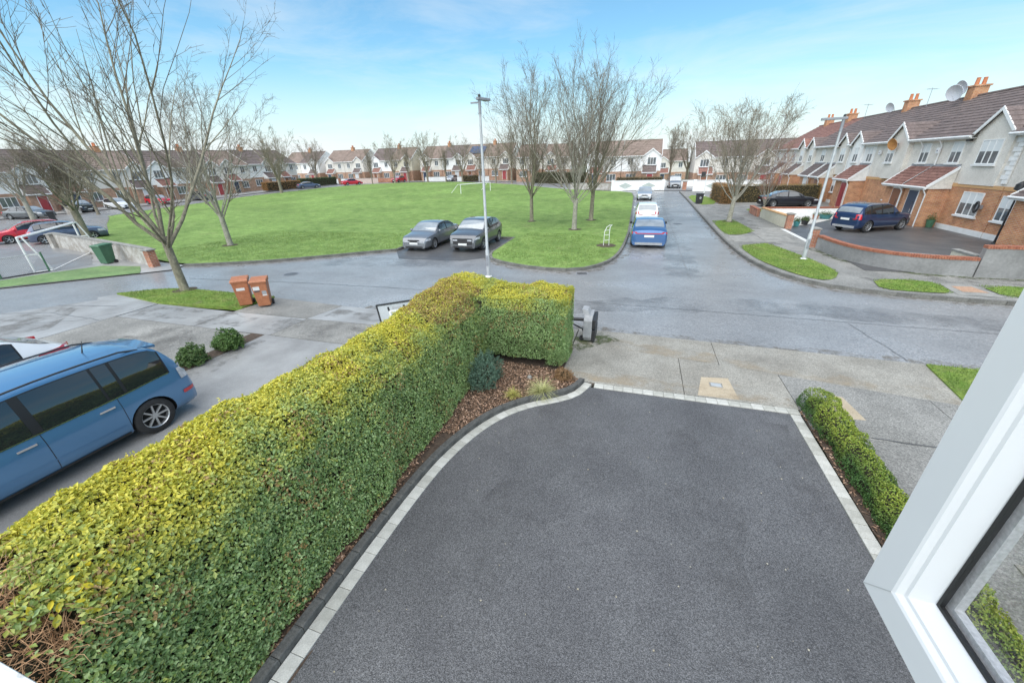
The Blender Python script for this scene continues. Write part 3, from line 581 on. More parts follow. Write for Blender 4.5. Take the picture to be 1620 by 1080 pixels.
# woody inside of the hedge, coloured near black as shade behind the leaves
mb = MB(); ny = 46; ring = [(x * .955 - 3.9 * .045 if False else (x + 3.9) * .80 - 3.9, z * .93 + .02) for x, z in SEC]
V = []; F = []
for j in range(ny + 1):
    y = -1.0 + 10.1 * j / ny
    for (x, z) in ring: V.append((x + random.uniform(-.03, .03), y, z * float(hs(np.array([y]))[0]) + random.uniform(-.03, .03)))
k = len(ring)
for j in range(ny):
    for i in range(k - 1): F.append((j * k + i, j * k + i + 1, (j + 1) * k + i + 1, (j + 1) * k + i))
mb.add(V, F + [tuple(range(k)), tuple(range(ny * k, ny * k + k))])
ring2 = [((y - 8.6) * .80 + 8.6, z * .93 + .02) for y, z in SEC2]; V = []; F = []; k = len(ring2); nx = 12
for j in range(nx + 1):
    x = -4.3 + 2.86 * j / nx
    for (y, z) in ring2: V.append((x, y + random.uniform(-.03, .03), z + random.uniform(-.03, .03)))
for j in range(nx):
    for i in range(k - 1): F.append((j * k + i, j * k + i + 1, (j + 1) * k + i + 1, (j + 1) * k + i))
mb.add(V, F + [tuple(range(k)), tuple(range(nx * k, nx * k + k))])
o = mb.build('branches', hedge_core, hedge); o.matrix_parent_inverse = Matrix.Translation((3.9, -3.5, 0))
# bare brown patch near the window
nT = 2600; tx_ = rng.uniform(-4.3, -3.42, nT); ty_ = rng.uniform(-.35, .66, nT); tp = np.stack([tx_, ty_, np.interp(-tx_, [3.3, 3.42, 3.66, 4.0, 4.32], [1.05, 1.42, 1.68, 1.80, 1.84]) * 1.13 - rng.uniform(.02, .28, nT)], 1)
td = rng.normal(size=(nT, 3)) * .7 + np.array([.25, .1, .55]); o = link('dry_twigs', twigs_mesh('dry_twigs', tp, td, rng.uniform(.10, .30, nT), .0035, twig_brown, .35), hedge); o.matrix_parent_inverse = Matrix.Translation((3.9, -3.5, 0)); o['label'] = 'bare brown dead patch of the hedge'
o['kind'] = 'stuff'

def bush(name, label, loc, rx, ry, rz, n, c0, c1, L=.04, cat='shrub', parts=True, W=.55, lump=.5, seed=1, group=None):
    t = empty(name, loc, 0, label, cat, group); d = unit(rng.normal(size=(n, 3))); d[:, 2] = np.abs(d[:, 2]) * 1.0 - .15; d = unit(d)
    r = 1 - np.abs(rng.normal(size=n)) * .16 + (fnoise(d * 2.2, 2.2, seed) - .5) * lump + (fnoise(d * 5, 2.2, seed + 40) - .5) * lump * .8
    Pb = d * r[:, None] * np.array([rx, ry, rz]) + np.array([0, 0, rz * .28]); Pb[:, 2] = np.maximum(Pb[:, 2], .015)
    link('foliage', leaves('foliage', Pb, d, rng.uniform(.7, 1.3, n) * L, rng.uniform(.7, 1.3, n) * L * W, lerpc(c0, c1, rng.random(n)), leafm, .7), t)
    nn = 16; st = np.zeros((nn, 3)); st[:, :2] = rng.normal(size=(nn, 2)) * np.array([rx, ry]) * .2
    link('stem', twigs_mesh('stem', st, d[:nn] + np.array([0, 0, .5]), np.full(nn, rz * .95), .008, twig_brown, .15), t)
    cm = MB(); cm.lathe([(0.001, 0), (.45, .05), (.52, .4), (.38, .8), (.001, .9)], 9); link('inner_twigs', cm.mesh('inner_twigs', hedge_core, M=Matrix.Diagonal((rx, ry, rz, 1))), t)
    return t
bush('box_shrub', 'round clipped green shrub, the farther of two in the planted strip', (-10.62, 6.95, 0), .36, .33, .40, 3200, (.06, .135, .03), (.17, .27, .08), .06, seed=2)
bush('box_shrub', 'round green shrub, the nearer of two, by the blue car', (-10.66, 6.0, 0), .32, .30, .36, 2600, (.06, .13, .035), (.16, .24, .08), .06, seed=3)
bush('conifer_shrub', 'blue green feathery shrub in the corner between the hedge arms', (-2.92, 6.95, 0), .34, .44, .60, 6500, (.075, .15, .105), (.17, .27, .19), .05, W=.25, seed=4)
bush('dry_plant', 'brown dry seed heads beside the hedge end', (-1.25, 7.62, 0), .22, .16, .22, 1300, (.26, .15, .07), (.42, .27, .14), .05, cat='plant', W=.2, seed=5)

# low box hedge right of the driveway
sheet('planting_strip', [(3.34, -1.5), (4.04, -1.5), (4.04, 7.6), (3.36, 7.6)], 0.0, soil, step=.4, rough=.012)
bh = empty('box_hedge', (3.68, 4.4, 0), 0, 'low green box hedge along the right edge of the driveway', 'hedge')
n = 42000; yb = rng.random(n) * 9.2 - 1.2; S3 = [(3.42, .02), (3.40, .16), (3.46, .32), (3.60, .40), (3.76, .40), (3.90, .32), (3.96, .16), (3.94, .02)]
pp, nn, _ = perimeter(S3, n); Pb = np.stack([pp[:, 0], yb, pp[:, 1]], 1); Nb = np.stack([-nn[:, 0], np.zeros(n), -nn[:, 1]], 1); Nb = np.stack([np.sign(pp[:, 0] - 3.68) * np.abs(nn[:, 0]), np.zeros(n), np.abs(nn[:, 1])], 1)
Pb = Pb + Nb * ((fnoise(Pb, 6, 31) - .5) * .13 + (fnoise(Pb, 15, 32) - .5) * .06 - np.abs(rng.normal(size=n)) * .03)[:, None]; Pb[:, 2] = np.maximum(.012, Pb[:, 2] * (1 + .15 * np.sin(yb * 2.1)))
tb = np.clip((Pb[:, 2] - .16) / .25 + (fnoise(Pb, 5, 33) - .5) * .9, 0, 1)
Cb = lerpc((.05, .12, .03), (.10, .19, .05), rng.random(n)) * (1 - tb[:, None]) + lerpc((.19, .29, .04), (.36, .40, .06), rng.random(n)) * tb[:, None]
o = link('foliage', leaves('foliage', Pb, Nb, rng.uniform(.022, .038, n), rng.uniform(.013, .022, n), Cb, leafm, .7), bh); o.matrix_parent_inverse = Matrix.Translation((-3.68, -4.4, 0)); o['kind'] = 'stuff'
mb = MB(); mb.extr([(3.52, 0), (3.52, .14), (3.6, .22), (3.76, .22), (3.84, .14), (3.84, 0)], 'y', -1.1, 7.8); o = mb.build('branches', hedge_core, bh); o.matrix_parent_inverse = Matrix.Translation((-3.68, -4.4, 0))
bush('golden_shrub', 'golden green low shrub seen through the open window glass', (5.15, 3.35, 0), .62, .75, .42, 9000, (.20, .19, .03), (.42, .36, .06), .035, seed=6)
bush('laurel_shrub', 'glossy green laurel shrub seen through the open window glass', (5.0, 2.1, 0), .75, .75, .85, 5200, (.05, .14, .03), (.13, .27, .07), .10, seed=7, W=.42)

# ornamental grasses and bark mulch in the bed corner
def tuft(label, loc, n, L, c0, c1, name='ornamental_grass'):
    t = empty(name, loc, 0, label, 'grass'); V = []; F = []; Cc = []
    for i in range(n):
        a = rng.uniform(0, 6.28); e = rng.uniform(.35, 1.35); l = L * rng.uniform(.6, 1.1); d = Vector((math.cos(a) * math.cos(e), math.sin(a) * math.cos(e), math.sin(e))); s = Vector((-math.sin(a), math.cos(a), 0)) * .0045
        p = Vector((rng.normal() * .025, rng.normal() * .025, 0)); b = len(V); cc = np.array(c0) + (np.array(c1) - np.array(c0)) * rng.random()
        for q in range(6):
            w = 1 - q / 5.4; V += [tuple(p - s * w), tuple(p + s * w)]; p = p + d * (l / 5); d = (d + Vector((0, 0, -.32))).normalized()
        for q in range(5): F.append((b + 2 * q, b + 2 * q + 1, b + 2 * q + 3, b + 2 * q + 2)); Cc.append(cc)
    V = np.array(V); V[:, 2] = np.maximum(V[:, 2], .012); link('blades', raw_mesh('blades', V, np.array(F), bladem, np.array(Cc)), t)
    mb = MB(); mb.lathe([(.04, -.02), (.05, .02), (.02, .05)], 8); mb.build('crown', soil, t)
tuft('large pale striped grass tuft spilling over the charcoal kerb', (-1.60, 6.86, .02), 420, .46, (.36, .38, .14), (.62, .60, .32))
tuft('small yellow grass tuft left of the bigger striped one', (-2.16, 6.62, .02), 190, .26, (.34, .34, .08), (.56, .50, .16))
n = 9000; MP = [(-2.72, 5.1), (-2.25, 6.15), (-1.75, 6.62), (-1.25, 6.92), (-.92, 7.25), (-.86, 7.62), (-1.3, 8.0), (-3.2, 8.1), (-3.2, 5.1)]
cand = np.stack([rng.uniform(-3.3, -.8, n * 2), rng.uniform(4.9, 8.1, n * 2)], 1); cand = np.array([c for c in cand if inside(MP, c[0], c[1])])[:n]
strip = np.stack([rng.normal(size=1500) * .05 - 3.17, rng.uniform(-1, 5.2, 1500)], 1); strip2 = np.stack([rng.uniform(3.35, 3.5, 900), rng.uniform(-1, 7.6, 900)], 1)
cand = np.concatenate([cand, strip, strip2]); n = len(cand); Pm = np.concatenate([cand, rng.uniform(.008, .035, (n, 1))], 1)
t_ = rng.random(n); Cm = lerpc((.09, .05, .03), (.30, .185, .115), t_ ** 1.3); pk = rng.random(n) < .28; Cm[pk] = lerpc((.40, .25, .17), (.52, .36, .26), rng.random(pk.sum()))
tag(link('bark_mulch', leaves('bark_mulch', Pm, np.tile([0, 0, 1.0], (n, 1)), rng.uniform(.025, .07, n), rng.uniform(.012, .03, n), Cm, chip_mat, .45, .1)), 'reddish brown bark mulch and dead leaves in the planting beds', 'mulch', kind='stuff')
tag(MB().lathe([(.001, 0), (.05, .01), (.06, .04), (.035, .075), (.001, .085)], 9).build('stone', kerb_conc, loc=(-2.02, 7.45, 0), smooth=60), 'small pale round stone lying on the bark mulch', 'stone')
tag(MB().lathe([(.001, 0), (.035, .01), (.04, .03), (.02, .05), (.001, .055)], 9).build('stone', kerb_conc, loc=(-2.45, 5.82, 0), smooth=60), 'tiny pale stone on the mulch near the kerb curve', 'stone')

# grass blades along the near verges and the front edge of the green
def blades(polys, dens, h, dz):
    out = []
    for poly in polys:
        P2 = np.array(poly); lo = P2.min(0); hi = P2.max(0); k = int((hi - lo).prod() * dens); q = lo + rng.random((k, 2)) * (hi - lo)
        out.append(np.array([(x, y, terr(x, y) + dz) for x, y in q if inside(poly, x, y)]))
    B = np.concatenate([o for o in out if len(o)]); n = len(B); a = rng.uniform(0, 6.28, n); w = rng.uniform(.006, .012, n) * (h / .05)
    s = np.stack([np.cos(a), np.sin(a), np.zeros(n)], 1) * w[:, None]; tip = B + np.stack([rng.normal(size=n) * h * .5, rng.normal(size=n) * h * .5, rng.uniform(.5, 1.2, n) * h], 1)
    V = np.stack([B - s, B + s, tip], 1).reshape(-1, 3); i = np.arange(n) * 3; f = fnoise(B, 1.1, 5) * .6 + rng.random(n) * .4
    return V, np.stack([i, i + 1, i + 2], 1), lerpc((.10, .175, .03), (.225, .30, .08), f)
for nm_, polys, dens, h, dz, lab in (('verge_grass', VERGES['grass_verge'][:4], 420, .06, .11, 'rough grass on the verges by the curved wall'), ('verge_grass', [VG0, VL], 700, .05, .04, 'rough grass on the verges on our side of the road'),
                                    ('lawn_grass', [[(-22, 15), (-18.3, 16.7), (-15.5, 18.8), (-13.9, 20.2), (-14.0, 25), (-28, 25), (-28, 16)], [(-7.2, 19.6), (-5.7, 18.1), (-2.8, 17.5), (-1.3, 19.6), (-.9, 26), (-7.2, 27)]], 110, .07, .08, 'short grass along the front of the green')):
    V, F, Cg = blades(polys, dens, h, dz); tag(link(nm_, raw_mesh(nm_, V, F, bladem, Cg)), lab, 'grass', kind='stuff')

# ------------------------------------------------------------------ cars
def pchip(pts):
    X = np.array([p[0] for p in pts], float); Y = np.array([p[1] for p in pts], float); h = np.diff(X); d = np.diff(Y) / h; m = np.zeros(len(X))
    for i in range(1, len(X) - 1):
        if d[i - 1] * d[i] > 0: w1 = 2 * h[i] + h[i - 1]; w2 = h[i] + 2 * h[i - 1]; m[i] = (w1 + w2) / (w1 / d[i - 1] + w2 / d[i])
    m[0] = d[0]; m[-1] = d[-1]
    def f(x):
        x = min(max(x, X[0]), X[-1]); i = min(int(np.searchsorted(X, x, side='right')) - 1, len(h) - 1); i = max(i, 0); t = (x - X[i]) / h[i]
        return ((1 + 2 * t) * (1 - t) ** 2 * Y[i] + t * (1 - t) ** 2 * h[i] * m[i] + t * t * (3 - 2 * t) * Y[i + 1] + t * t * (t - 1) * h[i] * m[i + 1])
    return f
SIDE = pchip([(0, .86), (.10, .955), (.38, 1.0), (.72, .995), (1.0, .95)])
class Body:
    def __init__(s, L, W, top, belt, zb=.2, crown=.035, tumble=.34, nose=.80, tail=.86):
        s.L = L; s.w = W / 2; s.top = pchip(top); s.beltf = pchip(belt); s.zb = zb; s.cr = crown; s.tu = tumble
        s.plan = pchip([(0, tail), (.10, tail + .07), (.45, .985), (1.2, 1.0), (L - 1.3, 1.0), (L - .55, .965), (L - .16, nose + .08), (L, nose)])
    def P(s, x):
        zt = s.top(x); zs = min(s.beltf(x), zt - .015); w = s.w * s.plan(x); return zt, zs, w
    def side(s, x, z):                    # half width at height z
        zt, zs, w = s.P(x)
        if z <= zs: return w * SIDE((z - s.zb) / max(zs - s.zb, .01))
        wr, zH = s.rail(x); t = min(1, (z - zs) / max(zH - zs, .01)); e = w * .95; return e + (wr - e) * t ** 1.3
    def rail(s, x):
        zt, zs, w = s.P(x); gh = zt - zs; cr = min(s.cr, gh * .45); k = sstep(.02, .22, gh); return (w * .74) * (1 - k) + (w * .95 - s.tu * gh) * k, zt - cr
    def roof(s, x, y):
        zt, zs, w = s.P(x); wr, zH = s.rail(x); q = min(1.0, abs(y) / wr); return zt - (zt - zH) * q * q
    def section(s, x):
        zt, zs, w = s.P(x); wr, zH = s.rail(x); out = [(w * .55, s.zb + .02)]
        for q in (0, .05, .12, .25, .4, .55, .7, .82, .92, .98): z = s.zb + (zs - s.zb) * q; out.append((w * SIDE(q), z))
        for q in (0.02, .12, .3, .5, .7, .88, 1): out.append((s.side(x, zs + (zH - zs) * q), zs + (zH - zs) * q))
        for q in (.94, .8, .6, .4, .2): out.append((wr * q, zt - (zt - zH) * q * q))
        out.append((0, zt)); return out
    def mesh(s, paintm, wheels, rw, n=64):
        xs = sorted(set([0.0, .015, .04, .08, s.L - .08, s.L - .04, s.L - .015, s.L] + [s.L * i / n for i in range(n + 1)])); V = []; F = []
        for x in xs:
            k_ = 1.0
            S = s.section(x); V += [(x, -y, z) for y, z in S] + [(x, y, z) for y, z in S[:-1][::-1]]
        k = 2 * len(s.section(1.0)) - 1
        for i in range(len(xs) - 1):
            for j in range(k): F.append((i * k + j, i * k + (j + 1) % k, (i + 1) * k + (j + 1) % k, (i + 1) * k + j))
        F += [tuple(range(k)), tuple(range((len(xs) - 1) * k, len(xs) * k))]
        me = MB().add(V, F).mesh('body', [paintm, dark_in])
        cut = MB()
        for wx in wheels:
            for sy in (-1, 1):
                ya, yb_ = sorted((sy * (s.w - .26), sy * (s.w + .2))); n_ = 28; r = rw + .045
                pr = [(wx + r * math.cos(2 * PI * q / n_), rw - .01 + r * math.sin(2 * PI * q / n_)) for q in range(n_)]
                cut.extr(pr, 'y', ya, yb_)
        cme = cut.mesh('cut', [dark_in]); bo = bpy.data.objects.new('b', me); co = bpy.data.objects.new('c', cme); col.objects.link(bo); col.objects.link(co)
        md = bo.modifiers.new('x', 'BOOLEAN'); md.operation = 'DIFFERENCE'; md.object = co; md.solver = 'EXACT'
        try: md.material_mode = 'TRANSFER'
        except Exception: pass
        dg = bpy.context.evaluated_depsgraph_get(); out = bpy.data.meshes.new_from_object(bo.evaluated_get(dg)); bpy.data.objects.remove(bo); bpy.data.objects.remove(co)
        if len(out.polygons) < 200: out = me
        out.polygons.foreach_set('use_smooth', [True] * len(out.polygons)); out.set_sharp_from_angle(angle=R_(38)); out.name = 'body'; return out
    def patch_side(s, x0, x1, z0, z1, sy, off=.006, nx=10, nz=5):
        """z0,z1: numbers or functions of x"""
        g0 = z0 if callable(z0) else (lambda x: z0); g1 = z1 if callable(z1) else (lambda x: z1); mb = MB(); V = []
        for i in range(nx + 1):
            x = x0 + (x1 - x0) * i / nx; a, b = g0(x), max(g0(x) + .004, g1(x))
            for j in range(nz + 1):
                z = a + (b - a) * j / nz; V.append((x, sy * (s.side(x, z) + off), z))
        mb.add(V, [(i * (nz + 1) + j, i * (nz + 1) + j + 1, (i + 1) * (nz + 1) + j + 1, (i + 1) * (nz + 1) + j) for i in range(nx) for j in range(nz)]); return mb
    def patch_top(s, x0, x1, frac=.95, off=.006, nx=10, ny=12):
        V = []; mb = MB()
        for i in range(nx + 1):
            x = x0 + (x1 - x0) * i / nx; wr, _ = s.rail(x); d = (s.top(x + .01) - s.top(x - .01)) / .02; nl = math.hypot(1, d)
            for j in range(ny + 1):
                y = wr * frac * (2 * j / ny - 1); V.append((x - d / nl * off, y, s.roof(x, y) + off / nl))
        return mb.add(V, [(i * (ny + 1) + j, i * (ny + 1) + j + 1, (i + 1) * (ny + 1) + j + 1, (i + 1) * (ny + 1) + j) for i in range(nx) for j in range(ny)])

RIMS = {}
def wheel_meshes(rw, ww, spokes):
    key = (rw, ww, spokes)
    if key not in RIMS:
        t = MB().lathe([(rw * .66, -ww * .5), (rw * .9, -ww * .52), (rw * .985, -ww * .40), (rw, -ww * .2), (rw, ww * .2), (rw * .985, ww * .40), (rw * .9, ww * .52), (rw * .66, ww * .5)], 28, axis='y', caps=False).mesh('tyre', tyre, smooth=50)
        r = MB(); r.lathe([(rw * .70, -ww * .47), (rw * .66, -ww * .50), (rw * .62, -ww * .44), (rw * .62, -ww * .1)], 28, axis='y', caps=False)
        for k in range(spokes):
            a = 2 * PI * k / spokes; da = .55 / spokes * PI; V = []
            for rad, wd, yy in ((rw * .10, 1.6, -.36), (rw * .64, .75, -.44)):
                for sg in (-1, 1):
                    aa = a + sg * da * wd * (.12 * rw / rad + .22) ; V += [(rad * math.cos(aa), ww * yy, rad * math.sin(aa)), (rad * math.cos(aa), ww * (yy + .16), rad * math.sin(aa))]
            r.add(V, [(0, 2, 6, 4), (1, 5, 7, 3), (0, 4, 5, 1), (2, 3, 7, 6)])
        r.lathe([(.001, -ww * .40), (rw * .14, -ww * .39), (rw * .16, -ww * .2)], 12, axis='y', caps=False); rm = r.mesh('rim', alloy, smooth=40)
        h = MB().lathe([(rw * .63, -ww * .12), (rw * .63, ww * .3)], 20, axis='y').mesh('wheel', dark_in)
        RIMS[key] = (h, t, rm)
    return RIMS[key]
def car(label, paintm, kind, loc, heading, name='parked_car', detail=2, face='front', group=None, cat='car', roofm=None):
    """local x runs from the rear bumper (0) to the nose; loc is the middle of the footprint"""
    S = CARS[kind]; B = S['B']; L = B.L; ch = math.cos(heading); sh = math.sin(heading)
    t = empty(name, (loc[0] - ch * L / 2, loc[1] - sh * L / 2, loc[2] if len(loc) > 2 else terr(loc[0], loc[1]) - .03), heading, label, cat, group)
    if 'me' not in S: S['me'] = {}
    if paintm.name not in S['me']: 
        if S['me']:
            m = list(S['me'].values())[0].copy(); m.materials[0] = paintm
        else: m = B.mesh(paintm, S['wh'], S['rw'])
        S['me'][paintm.name] = m
    link('body', S['me'][paintm.name], t)
    h, ty, rm = wheel_meshes(S['rw'], .21, S.get('sp', 5))
    for wx in S['wh']:
        for sy in (-1, 1):
            w = link('wheel', h, t, (wx, sy * (B.w - .125), S['rw']), (0, 0, 0 if sy < 0 else PI)); link('tyre', ty, w); link('rim', rm, w)
    def part(nm, key, mbf, m, smooth=None, par=t):
        c = S.setdefault('cache', {})
        kk = (key, m.name)
        if kk not in c: c[kk] = mbf().mesh(nm, m, smooth=smooth)
        return link(nm, c[kk], par)
    ws = S['ws']; part('windscreen', 'ws', lambda: B.patch_top(ws[0], ws[1], .95), sheen_glass, 60)
    if S.get('rs'): rs = S['rs']; part('rear_window', 'rs', lambda: B.patch_top(rs[0], rs[1], S.get('rsf', .9)), sheen_glass, 60)
    for i, (a, b) in enumerate(S['sw']):
        for sy in (-1, 1):
            part('side_window', ('sw', i, sy), lambda: B.patch_side(a, b, lambda x: min(B.P(x)[1] + .035, B.rail(x)[1] - .05), lambda x: B.rail(x)[1] - .045, sy, .005, 14, 6), car_glass, 60)
    for sy in (-1, 1):
        part('window_trim', ('wt', sy), lambda: B.patch_side(S['sw'][0][0] - .03, S['sw'][-1][1] + .04, lambda x: min(B.P(x)[1] + .015, B.rail(x)[1] - .05), lambda x: B.rail(x)[1] - .03, sy, .0025, 24, 4), gasket, 60)
    tl = S['tl']; hl = S['hl']
    for sy in (-1, 1):
        def tlm(sy=sy):
            m = B.patch_side(.0, tl[2], tl[0], tl[1], sy, .01, 8, 4); y0 = B.side(0, (tl[0] + tl[1]) / 2); zt_ = min(tl[1], B.top(.0) - .02)
            a, b = sorted((sy * (y0 + .01), sy * y0 * tl[3])); m.box(-.012, a, tl[0], .02, b, max(zt_, tl[0] + .04)); return m
        part('tail_lamp', ('tl', sy), tlm, S.get('tlm') or lamp_red, 50)
        if S.get('tlm'): part('reflector', ('rf', sy), lambda sy=sy: B.patch_side(.02, .26, .50, .57, sy, .01, 6, 2), lamp_red, 50)
        def hlm(sy=sy):
            m = B.patch_side(L - hl[2], L, hl[0], lambda x: min(hl[1], B.P(x)[1] - .01), sy, .01, 8, 4); y0 = B.side(L, hl[0] + .03); a, b = sorted((sy * (y0 + .008), sy * y0 * hl[3])); m.box(L - .02, a, hl[0], L + .012, b, min(hl[1], B.top(L) - .02)); return m
        part('headlamp', ('hl', sy), hlm, lamp_clear, 50)
        def mir(sy=sy):
            mx = ws[0] - .28; z = B.P(mx)[1] + .09; y = B.side(mx, z); m = MB(); y0, y1 = sy * (y + .04), sy * (y + .22)
            m.lathe([(.001, -.06), (.075, -.05), (.085, 0), (.06, .05), (.001, .06)], 10, (mx, (y0 + y1) / 2, z), 'x'); m.tube([(mx, sy * (y - .03), z - .05), (mx, y0, z - .02)], .02, 6); return m
        part('mirror', ('mi', sy), mir, S.get('mirm') or paintm, 60)
    def plate(x, z, nx): return lambda: MB().box(x - .008, -.26, z, x + .008, .26, z + .115)
    part('number_plate', 'p0', plate(-.014, S.get('pz', .62), -1), plate_mat); part('number_plate', 'p1', plate(L + .014, .40, 1), plate_mat)
    gz = S.get('gr', (.36, .56, .55)); part('grille', 'gr', lambda: MB().box(L - .02, -B.w * gz[2], gz[0], L + .008, B.w * gz[2], gz[1]), black_pl)
    part('bumper', 'bl', lambda: MB().box(L - .03, -B.w * .62, B.zb + .02, L + .006, B.w * .62, B.zb + .12).box(-.008, -B.w * .74, B.zb + .03, .03, B.w * .74, B.zb + .16), S.get('bum') or black_pl)
    if detail >= 2:
        for sy in (-1, 1):
            for i, hx in enumerate(S.get('hd', ())):
                def hd(hx=hx, sy=sy):
                    z = B.P(hx)[1] - .10; y = B.side(hx, z); a, b = sorted((sy * (y - .01), sy * (y + .022))); return MB().box(hx - .11, a, z - .016, hx + .11, b, z + .016)
                o = part('door_handle', ('hd', i, sy), hd, chrome if S.get('chr') else paintm)
            for i, dx in enumerate(S.get('dl', ())):
                part('door_gap', ('dl', i, sy), lambda: B.patch_side(dx, dx + .009, B.zb + .10, lambda x: B.P(x)[1] + .03, sy, .0025, 1, 8), gasket)
            part('sill_trim', ('st', sy), lambda: B.patch_side(S['wh'][0] + S['rw'] + .08, S['wh'][1] - S['rw'] - .08, B.zb + .005, B.zb + .09, sy, .008, 6, 2), S.get('bum') or black_pl)
            if S.get('chr'): part('chrome_strip', ('cs', sy), lambda: B.patch_side(S['sw'][0][0], S['sw'][-1][1], lambda x: min(B.P(x)[1] + .006, B.rail(x)[1] - .06), lambda x: min(B.P(x)[1] + .026, B.rail(x)[1] - .04), sy, .008, 24, 1), chrome, 60); part('body_crease', ('bc', sy), lambda: B.patch_side(1.28, 3.24, lambda x: .40 + .03 * x, lambda x: .416 + .03 * x, sy, .004, 20, 1), paintm, 60); part('spoiler', ('sp', sy), lambda: MB().hexa([(.20, 0, B.top(.34) - .01), (.5, 0, B.top(.5) + .002), (.5, sy * .56, B.top(.5) - .03), (.22, sy * .54, B.top(.34) - .05), (.19, 0, B.top(.34) + .04), (.5, 0, B.top(.5) + .012), (.5, sy * .56, B.top(.5) - .018), (.21, sy * .54, B.top(.34) + .0)]), paintm, 40)
            if S.get('rail'):
                a, b = S['rail']; part('roof_rail', ('rr', sy), lambda: MB().tube([(a + (b - a) * i / 8, sy * (B.rail(a + (b - a) * i / 8)[0] - .05), B.rail(a + (b - a) * i / 8)[1] + (.0 if i in (0, 8) else .045)) for i in range(9)], .016, 6), S.get('railm') or black_pl, 50)
        part('aerial', 'ae', lambda: MB().tube([(S.get('aex', ws[1] * .5), 0, B.top(S.get('aex', ws[1] * .5)) - .005), (S.get('aex', ws[1] * .5) - .07, 0, B.top(S.get('aex', ws[1] * .5)) + (.20 if S.get('aerial') else .06))], [.012, .004], 6), black_pl)
    return t
